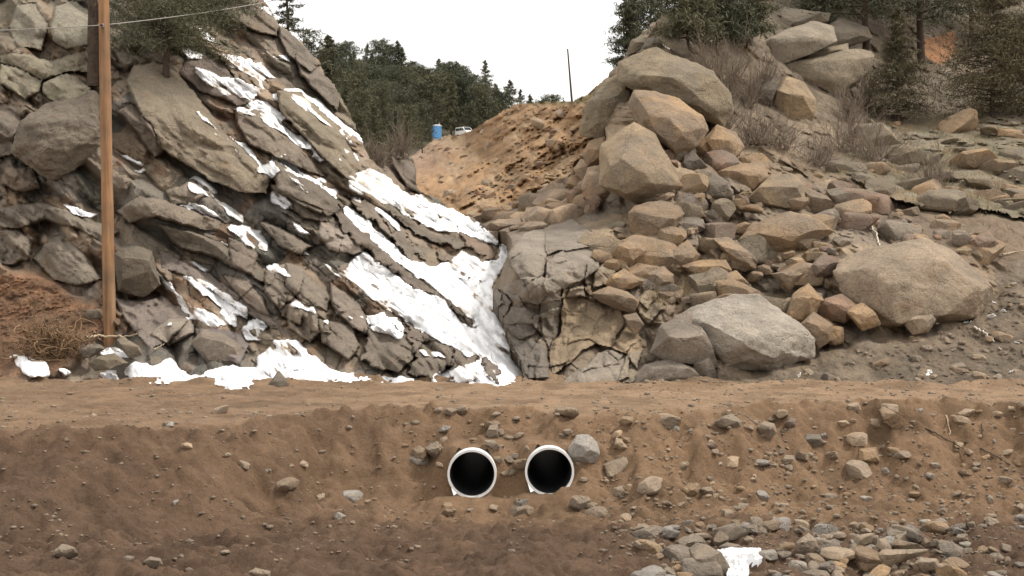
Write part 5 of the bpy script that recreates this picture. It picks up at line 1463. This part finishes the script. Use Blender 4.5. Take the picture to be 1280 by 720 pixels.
# ================================================================ POLE, CABLE, CULVERTS AND THE REST
def wood_mat():
    m, t, b = new_mat('pole_wood')
    tc = t.nodes.new('ShaderNodeTexCoord')
    mp = t.nodes.new('ShaderNodeMapping'); mp.inputs['Scale'].default_value = (4.5, 4.5, .22)
    t.links.new(tc.outputs['Object'], mp.inputs['Vector'])
    n1 = noise_node(t, 2.2, 8, .65, mp.outputs[0], .3)
    r1 = ramp(t, n1.outputs['Fac'], [(.25, (.09, .05, .032)), (.42, (.27, .155, .085)), (.6, (.34, .205, .115)), (.8, (.44, .35, .25))])
    n2 = noise_node(t, .8, 3, .5, tc.outputs['Object'])
    r2 = ramp(t, n2.outputs['Fac'], [(.35, (.62, .66, .70)), (.7, (1.2, 1.1, .98))])
    c = mix(t, 1.0, r1.outputs[0], r2.outputs[0], 'MULTIPLY')
    t.links.new(c, b.inputs['Base Color'])
    bump(t, b, n1.outputs['Fac'], .8, .03)
    return m
M_pole = wood_mat()
M_metal = plain('galvanised_metal', (.35, .35, .34), .5, .5, .7)
M_cable = plain('grey_cable', (.30, .28, .25), .6, .3)
M_cer = plain('brown_ceramic', (.12, .05, .03), .3, .5)

Dp = look(LL, 137, 414) - .25
pb = P(137, 416, Dp); ptop = P(129, -40, Dp + .1)
pole = tag(bpy.data.objects.new('utility_pole', None), 'tall bare wooden utility pole in front of the left cliff', 'utility pole')
COL.objects.link(pole); pole.location = pb
d = Vector(ptop - pb)
n_ = 26
pts = [np.array([0, 0, -.8]) * 0 + np.array(d) * t for t in np.linspace(-.06, 1, n_)]
vv, ff = tube(pts, np.linspace(.205, .165, n_), 20)
vv += .006 * fbm3(vv[:, 0] * 14, vv[:, 1] * 14, vv[:, 2] * .8, 3, 4)[:, None] * np.array([1, 1, 0])
obj('shaft', mesh_np('shaft', vv, ff), M_pole, pole)
tt = (416 - 33) / 456.0
ap = np.array(d) * tt
def bracket(bm):
    box_bm(bm, ap[0] - .05, ap[0] + .05, ap[1] - .24, ap[1] - .13, ap[2] - .06, ap[2] + .06, .01)
obj('bracket', bm_mesh('bracket', bracket), M_metal, pole)
ins = tube([ap + (-.0, -.24, 0), ap + (0, -.30, 0), ap + (0, -.34, 0)], [.035, .05, .025], 10)
obj('insulator', mesh_np('insulator', *ins), M_cer, pole)
def band(bm):
    for s_ in (0, 1):
        pass
at_w = pb + ap + np.array([0, -.28, 0])
lft = P(-260, 40, Dp - 3); rgt = P(470, -30, 66)
def span(a, b, sag, n=24):
    t = np.linspace(0, 1, n)[:, None]
    p = a * (1 - t) + b * t; p[:, 2] -= sag * 4 * (t * (1 - t))[:, 0]
    return p
cab = np.concatenate([span(lft, at_w, .10), span(at_w, rgt, .25)[1:]])
tag(obj('power_cable', mesh_np('power_cable', *tube(cab, .015, 6)), M_cable), 'thin grey cable crossing the top left and fixed to the utility pole', 'cable')

# dark dead trunk behind the pole
Dt = look(LL, 117, 100) - .5
a_, b_ = P(117, 108, Dt), P(116, -50, Dt)
tt_ = np.linspace(0, 1, 14)[:, None]
vv, ff = tube(a_ * (1 - tt_) + b_ * tt_ - a_, np.linspace(.21, .17, 14), 12)
vv += .02 * fbm3(vv[:, 0] * 6, vv[:, 1] * 6, vv[:, 2] * 1.2, 3, 9)[:, None] * np.array([1, 1, 0])
tag(obj('tree_trunk', mesh_np('tree_trunk', vv, ff), M_bark, loc=a_), 'dark straight trunk on the cliff just behind the utility pole', 'tree trunk')

# two culvert pipes
M_pipe_in = plain('black_lining', (.025, .025, .026), .45, .4)
def ring_tube(bm, r0, r1, y0, y1, n=64, ribs=0):
    """hollow pipe along y"""
    loops = []
    prof = [(r0, y0), (r0, y0 + .0), (r1, y0), (r1, y1), (r0, y1)]
    prof = [(r0, y1), (r0, y0), (r1, y0), (r1, y1)]
    for rr, yy in prof:
        loops.append([bm.verts.new((rr * math.cos(2 * math.pi * i / n), yy, rr * math.sin(2 * math.pi * i / n))) for i in range(n)])
    for a, b in zip(loops, loops[1:]):
        for i in range(n): bm.faces.new((a[i], a[(i + 1) % n], b[(i + 1) % n], b[i]))
def culvert(px, py, D, lab):
    top = P(px, py, D)
    rt = .56
    e = bpy.data.objects.new('culvert_pipe', None); COL.objects.link(e)
    e.location = (top[0], top[1], top[2] - rt)
    tag(e, lab, 'culvert pipe', 'culvert pipes under the road')
    me = bm_mesh('pipe_shell', lambda bm: ring_tube(bm, rt - .05, rt, -.02, 9.0), True); me.set_sharp_from_angle(angle=R(40))
    obj('pipe_shell', me, M_whitep, e)
    def lining(bm):
        n = 64; lo = []
        for k in range(90):
            y = .10 + k * .1
            rr = rt - .056 - (.018 if k % 2 else 0)
            lo.append([bm.verts.new((rr * math.cos(2 * math.pi * i / n), y, rr * math.sin(2 * math.pi * i / n))) for i in range(n)])
        for a, b in zip(lo, lo[1:]):
            for i in range(n): bm.faces.new((a[i], a[(i + 1) % n], b[(i + 1) % n], b[i]))
    obj('lining', bm_mesh('lining', lining, True), M_pipe_in, e)
    return e
culvert(590, 562, 31.9, 'left of the two white-rimmed black culvert pipes under the road')
culvert(687, 559, 31.9, 'right of the two white-rimmed black culvert pipes under the road')

# snow patch in the stream bed
sp = tr(13, '288,102 330,96 440,97 442,140 402,158 396,210 350,240 330,180')
gxx, gyy = np.meshgrid(np.arange(880, 962, 1.0), np.arange(682, 760, 1.0))
ins_ = inside(gxx + 1.5 * fbm2(gxx / 6, gyy / 6, 3, 900), gyy + 1.5 * fbm2(gxx / 6, gyy / 6, 3, 901), sp)
pp = np.array([[ground_at(x, y, 18) for x in gxx[0]] for y in gyy[:, 0]])
dd = np.clip(edge_dist(gxx, gyy, sp) / 5, 0, 1)
pp[..., 2] += np.where(ins_, .02 + .09 * np.sqrt(dd), -.05) + .015 * fbm2(pp[..., 0] / .2, pp[..., 1] / .3, 3, 902)
hh_, ww_ = ins_.shape; idx = np.arange(hh_ * ww_).reshape(hh_, ww_)
fm = ins_[:-1, :-1] | ins_[1:, 1:]
q = np.stack([idx[1:, :-1], idx[1:, 1:], idx[:-1, 1:], idx[:-1, :-1]], -1)[fm]
us = np.zeros(hh_ * ww_, bool); us[q.ravel()] = True; nw = np.cumsum(us) - 1
tag(obj('snow_patch', mesh_np('snow_patch', pp.reshape(-1, 3)[us], nw[q], True, np.full((int(us.sum()), 3), .9)), M_snow), 'leftover white snow patch in the stream bed beside a log-shaped boulder', 'snow patch')

# sticks and branches
def stick(nm, pts, rad, mat, lab, cat='stick', group=None, seed=0):
    r = np.random.default_rng(seed)
    pts = np.array(pts)
    t = np.linspace(0, 1, len(pts)); tt = np.linspace(0, 1, 5 * len(pts))
    pz = np.stack([np.interp(tt, t, pts[:, i]) for i in range(3)], -1) + r.normal(0, rad * .5, (len(tt), 3))
    o0 = pz[0].copy()
    return tag(obj(nm, mesh_np(nm, *tube(pz - o0, np.linspace(rad, rad * .45, len(tt)), 6)), mat, loc=o0), lab, cat, group)
def on_layer(lay, s_, view, up=.1):
    return [P(x, y, look(lay, x, y) - up) for x, y in tr(view, s_)]
def on_ground(s_, view, up=.05):
    o = []
    for x, y in tr(view, s_):
        g = ground_at(x, y); o.append(g + np.array([0, -.03, up]))
    return o
M_palestick = plain('bleached_stick', (.62, .55, .46), .85, .2)
stick('stick', on_layer(RR, '430,115 455,145 470,175 478,205', 8, .35), .045, M_palestick, 'bleached curved stick standing in the talus above the largest boulder', seed=1)
stick('stick', on_layer(RR, '262,118 295,140 328,168', 8, .75), .04, M_palestick, 'bleached stick lying on the wide flat-topped tan boulder', seed=2)
stick('stick', on_layer(RR, '100,385 130,415 162,446', 8, .8), .03, M_palestick, 'thin bleached stick at the top of the great grey boulder', seed=3)
stick('stick', on_layer(RR, '795,478 830,495 862,525', 8, .2), .03, M_palestick, 'bleached stick in the dirt right of the largest boulder', seed=4)
stick('stick', on_layer(RR, '890,235 930,225 965,222', 8, .2), .03, M_deadwood, 'dead stick at the right edge below the turf ledge', seed=5)
stick('stick', on_layer(RR, '425,258 445,280 466,300', 9, 1.0), .05, M_palestick, 'white stick lying across the top rocks of the right outcrop', seed=6)
stick('branch', on_ground('935,178 1000,200 1050,230 1095,255', 12), .022, M_bark, 'dark branch running down the right embankment', 'branch', seed=7)
stick('branch', on_ground('1040,150 1046,180 1052,212', 12), .02, M_deadwood, 'short upright branch in the right embankment', 'branch', seed=8)
stick('branch', on_ground('1065,228 1080,255 1092,288', 12), .028, M_root, 'thick root hanging down the right embankment', 'branch', seed=9)
stick('branch', on_ground('1095,232 1150,255 1235,302', 12), .028, M_bark, 'long dark branch at the lower right of the embankment', 'branch', seed=10)
stick('branch', on_ground('1148,178 1152,200 1150,228', 12), .018, M_bark, 'small upright twig at the far right of the embankment', 'branch', seed=11)
stick('branch', on_layer(LL, '480,412 560,402 640,405 770,402', 14, .35), .05, M_deadwood, 'pale dead branch lying at the foot of the utility pole', 'branch', seed=12)
stick('branch', on_layer(LL, '860,482 890,468 925,448', 14, .4), .02, M_deadwood, 'thin twig leaning on the cliff right of the utility pole', 'branch', seed=13)

# uprooted tangle
cpt = P(66, 432, look(LL, 66, 436) - .55)
r = np.random.default_rng(55); mb = MB()
for k in range(360):
    a0 = r.normal(0, 1, 3) * np.array([.62, .28, .30]); dirn = r.normal(0, 1, 3); dirn /= np.linalg.norm(dirn)
    p = [a0]; L_ = r.uniform(.35, 1.3)
    for s in range(6):
        dirn = dirn + r.normal(0, .38, 3) - p[-1] * .35; dirn /= np.linalg.norm(dirn)
        p.append(p[-1] + dirn * L_ / 6)
    rd = r.choice([.008, .012, .016, .028])
    p = np.array(p); p[:, 2] = np.maximum(p[:, 2], -.42)
    mb.add(*tube(p, np.linspace(rd, rd * .4, 7), 4))
tag(obj('root_tangle', mb.mesh('root_tangle'), M_root, loc=cpt), 'tangle of dry uprooted roots left of the utility pole', 'roots')

# white scraps in the dirt of the right bank
def scrap_mesh(seed):
    r = np.random.default_rng(seed)
    n = 7
    g = np.stack(np.meshgrid(np.linspace(-1, 1, n), np.linspace(-.7, .7, n), indexing='ij'), -1).reshape(-1, 2)
    g = g + r.normal(0, .1, g.shape)
    z = .35 * fbm2(g[:, 0] * 1.3 + seed, g[:, 1] * 1.3, 3, seed)
    top = np.column_stack([g, z + .1]); bot = np.column_stack([g * .96, z - .1])
    ix = np.arange(n * n).reshape(n, n)
    q1 = np.stack([ix[:-1, :-1], ix[1:, :-1], ix[1:, 1:], ix[:-1, 1:]], -1).reshape(-1, 4)
    ring = np.concatenate([ix[0, :], ix[1:, -1], ix[-1, -2::-1], ix[-2:0:-1, 0]])
    q2 = q1[:, ::-1] + n * n
    q3 = np.stack([ring, np.roll(ring, -1), np.roll(ring, -1) + n * n, ring + n * n], -1)
    return mesh_np('scrap', np.concatenate([top, bot]), np.concatenate([q1, q2, q3]), False)
scr = [scrap_mesh(i) for i in range(5)]
for m_ in scr: m_.materials.append(M_whitep)
for i, (v, x, y, s_) in enumerate([(8, 662, 464, .10), (8, 853, 442, .16), (8, 762, 465, .13), (8, 784, 462, .08), (8, 208, 641, .12), (8, 915, 628, .10), (8, 920, 656, .12), (8, 642, 628, .10), (8, 640, 636, .08), (8, 525, 103, .09), (8, 588, 136, .10),
                               (8, 880, 548, .07), (8, 892, 425, .10), (8, 937, 530, .07), (8, 860, 395, .09), (8, 730, 400, .06), (8, 300, 665, .06), (8, 945, 662, .09)]):
    x, y = tr(v, f'{x},{y}')[0]
    D = look(RR, x, y) - .06
    o = obj('scrap', scr[i % 5], None, loc=P(x, y, D))
    o.rotation_euler = (TR.uniform(.2, 1.2), TR.uniform(-.4, .4), TR.uniform(0, 6)); o.scale = (s_,) * 3
    tag(o, 'small white scrap of litter lying in the dirt of the right bank', 'litter', 'white scraps on the right bank')

# portable toilet, van and post up on the mound
M_blue = plain('blue_plastic', (.10, .30, .58), .45, .4, var=.08)
M_roofw = plain('pale_roof_plastic', (.75, .78, .80), .5, .4, var=.05)
M_vanw = plain('white_car_paint', (.80, .79, .75), .35, .5, var=.04)
M_glass = plain('dark_window', (.03, .035, .04), .15, .5, var=.05)
M_tyre = plain('tyre_rubber', (.02, .02, .02), .85, .2)
Dt = look(MM, 546, 174)
bp = P(546, 174.5, Dt)
pt = bpy.data.objects.new('portable_toilet', None); COL.objects.link(pt); pt.location = bp; pt.rotation_euler = (0, 0, R(14)); pt.scale = (1.12, 1.12, 1.0)
tag(pt, 'blue portable toilet with a pale roof standing up on the earth mound', 'portable toilet')
def body(bm):
    box_bm(bm, -.57, .57, -.57, .57, .12, 2.1, .03)
    for x in (-.38, -.13, .13, .38):
        box_bm(bm, x - .03, x + .03, .571, .60, .3, 1.95)
        box_bm(bm, .571, .60, x - .03, x + .03, .3, 1.95)
        box_bm(bm, -.60, -.571, x - .03, x + .03, .3, 1.95)
obj('cabin', bm_mesh('cabin', body), M_blue, pt)
obj('door', bm_mesh('door', lambda bm: box_bm(bm, -.40, .40, -.61, -.573, .18, 1.98, .02)), M_blue, pt)
def roof(bm):
    box_bm(bm, -.62, .62, -.62, .62, 2.1, 2.2, .03); box_bm(bm, -.45, .45, -.55, .55, 2.2, 2.36, .10)
obj('roof', bm_mesh('roof', roof), M_roofw, pt)
obj('skid_base', bm_mesh('skid_base', lambda bm: box_bm(bm, -.6, .6, -.6, .6, -.1, .12, .03)), M_metal, pt)
obj('vent_pipe', mesh_np('vent_pipe', *tube([(.42, .45, 2.1), (.42, .45, 2.75)], .06, 8)), M_metal, pt)

Dv = 232.0
vb = P(581, 171.6, Dv)
van = bpy.data.objects.new('parked_van', None); COL.objects.link(van); van.location = vb; van.rotation_euler = (0, 0, R(-58)); van.scale = (.82, .82, .82)
tag(van, 'white van parked behind the earth mound, only its upper half showing', 'van')
def vbody(bm):
    prof = [(-2.3, .35), (2.25, .35), (2.35, .75), (2.2, 1.05), (1.45, 1.25), (.75, 2.0), (-2.1, 2.08), (-2.3, 1.9)]
    a = [bm.verts.new((x, -.92, z)) for x, z in prof]; b = [bm.verts.new((x * .995, .92, z)) for x, z in prof]
    bm.faces.new(a); bm.faces.new(b[::-1])
    for i in range(len(a)):
        j = (i + 1) % len(a); bm.faces.new((a[j], a[i], b[i], b[j]))
    bmesh.ops.bevel(bm, geom=bm.edges[:], offset=.07, segments=2, affect='EDGES')
    bmesh.ops.recalc_face_normals(bm, faces=bm.faces[:])
obj('body', bm_mesh('body', vbody), M_vanw, van)
def quad_plate(bm, pts, th):
    c = [Vector(p) for p in pts]; nrm = (c[1] - c[0]).cross(c[2] - c[0]).normalized() * th
    lo = [bm.verts.new(p) for p in c]; hi = [bm.verts.new(p + nrm) for p in c]
    bm.faces.new(lo[::-1]); bm.faces.new(hi)
    for i in range(4):
        j = (i + 1) % 4; bm.faces.new((lo[i], lo[j], hi[j], hi[i]))
for sgn in (-1, 1):
    for x0, x1, s0, s1 in ((-2.0, -.7, 0, 0), (-.6, .3, 0, 0), (.4, 1.15, 0, .48)):
        pts = [(x0, sgn * .921, 1.3), (x1, sgn * .921, 1.3), (x1 - s1, sgn * .921, 1.82), (x0, sgn * .921, 1.82)]
        if sgn > 0: pts = pts[::-1]
        obj('side_window', bm_mesh('side_window', lambda bm: quad_plate(bm, pts, .012)), M_glass, van)
obj('windscreen', bm_mesh('windscreen', lambda bm: quad_plate(bm, [(1.42, -.78, 1.33), (1.42, .78, 1.33), (.86, .74, 1.93), (.86, -.74, 1.93)], .012)), M_glass, van)
for x in (-1.45, 1.5):
    for y in (-.85, .85):
        wv, wf = tube([(x, y - .1, .33), (x, y - .09, .33), (x, y + .09, .33), (x, y + .1, .33)], [.2, .33, .33, .2], 20)
        wh = obj('wheel', mesh_np('wheel', wv, wf), M_tyre, van)
        hv, hf = tube([(x, y - .12, .33), (x, y - .115, .33), (x, y + .115, .33), (x, y + .12, .33)], [.02, .18, .18, .02], 14)
        obj('rim', mesh_np('rim', hv, hf), M_metal, wh)

Dq = 150.0
a_, b_ = P(715, 128, Dq), P(709.5, 61, Dq)
tt_ = np.linspace(0, 1, 8)[:, None]
tag(obj('thin_post', mesh_np('thin_post', *tube((a_ * (1 - tt_) + b_ * tt_) - a_, np.linspace(.12, .075, 8), 8)), M_bark, loc=a_), 'lone dark thin post leaning against the white sky above the mound', 'post')
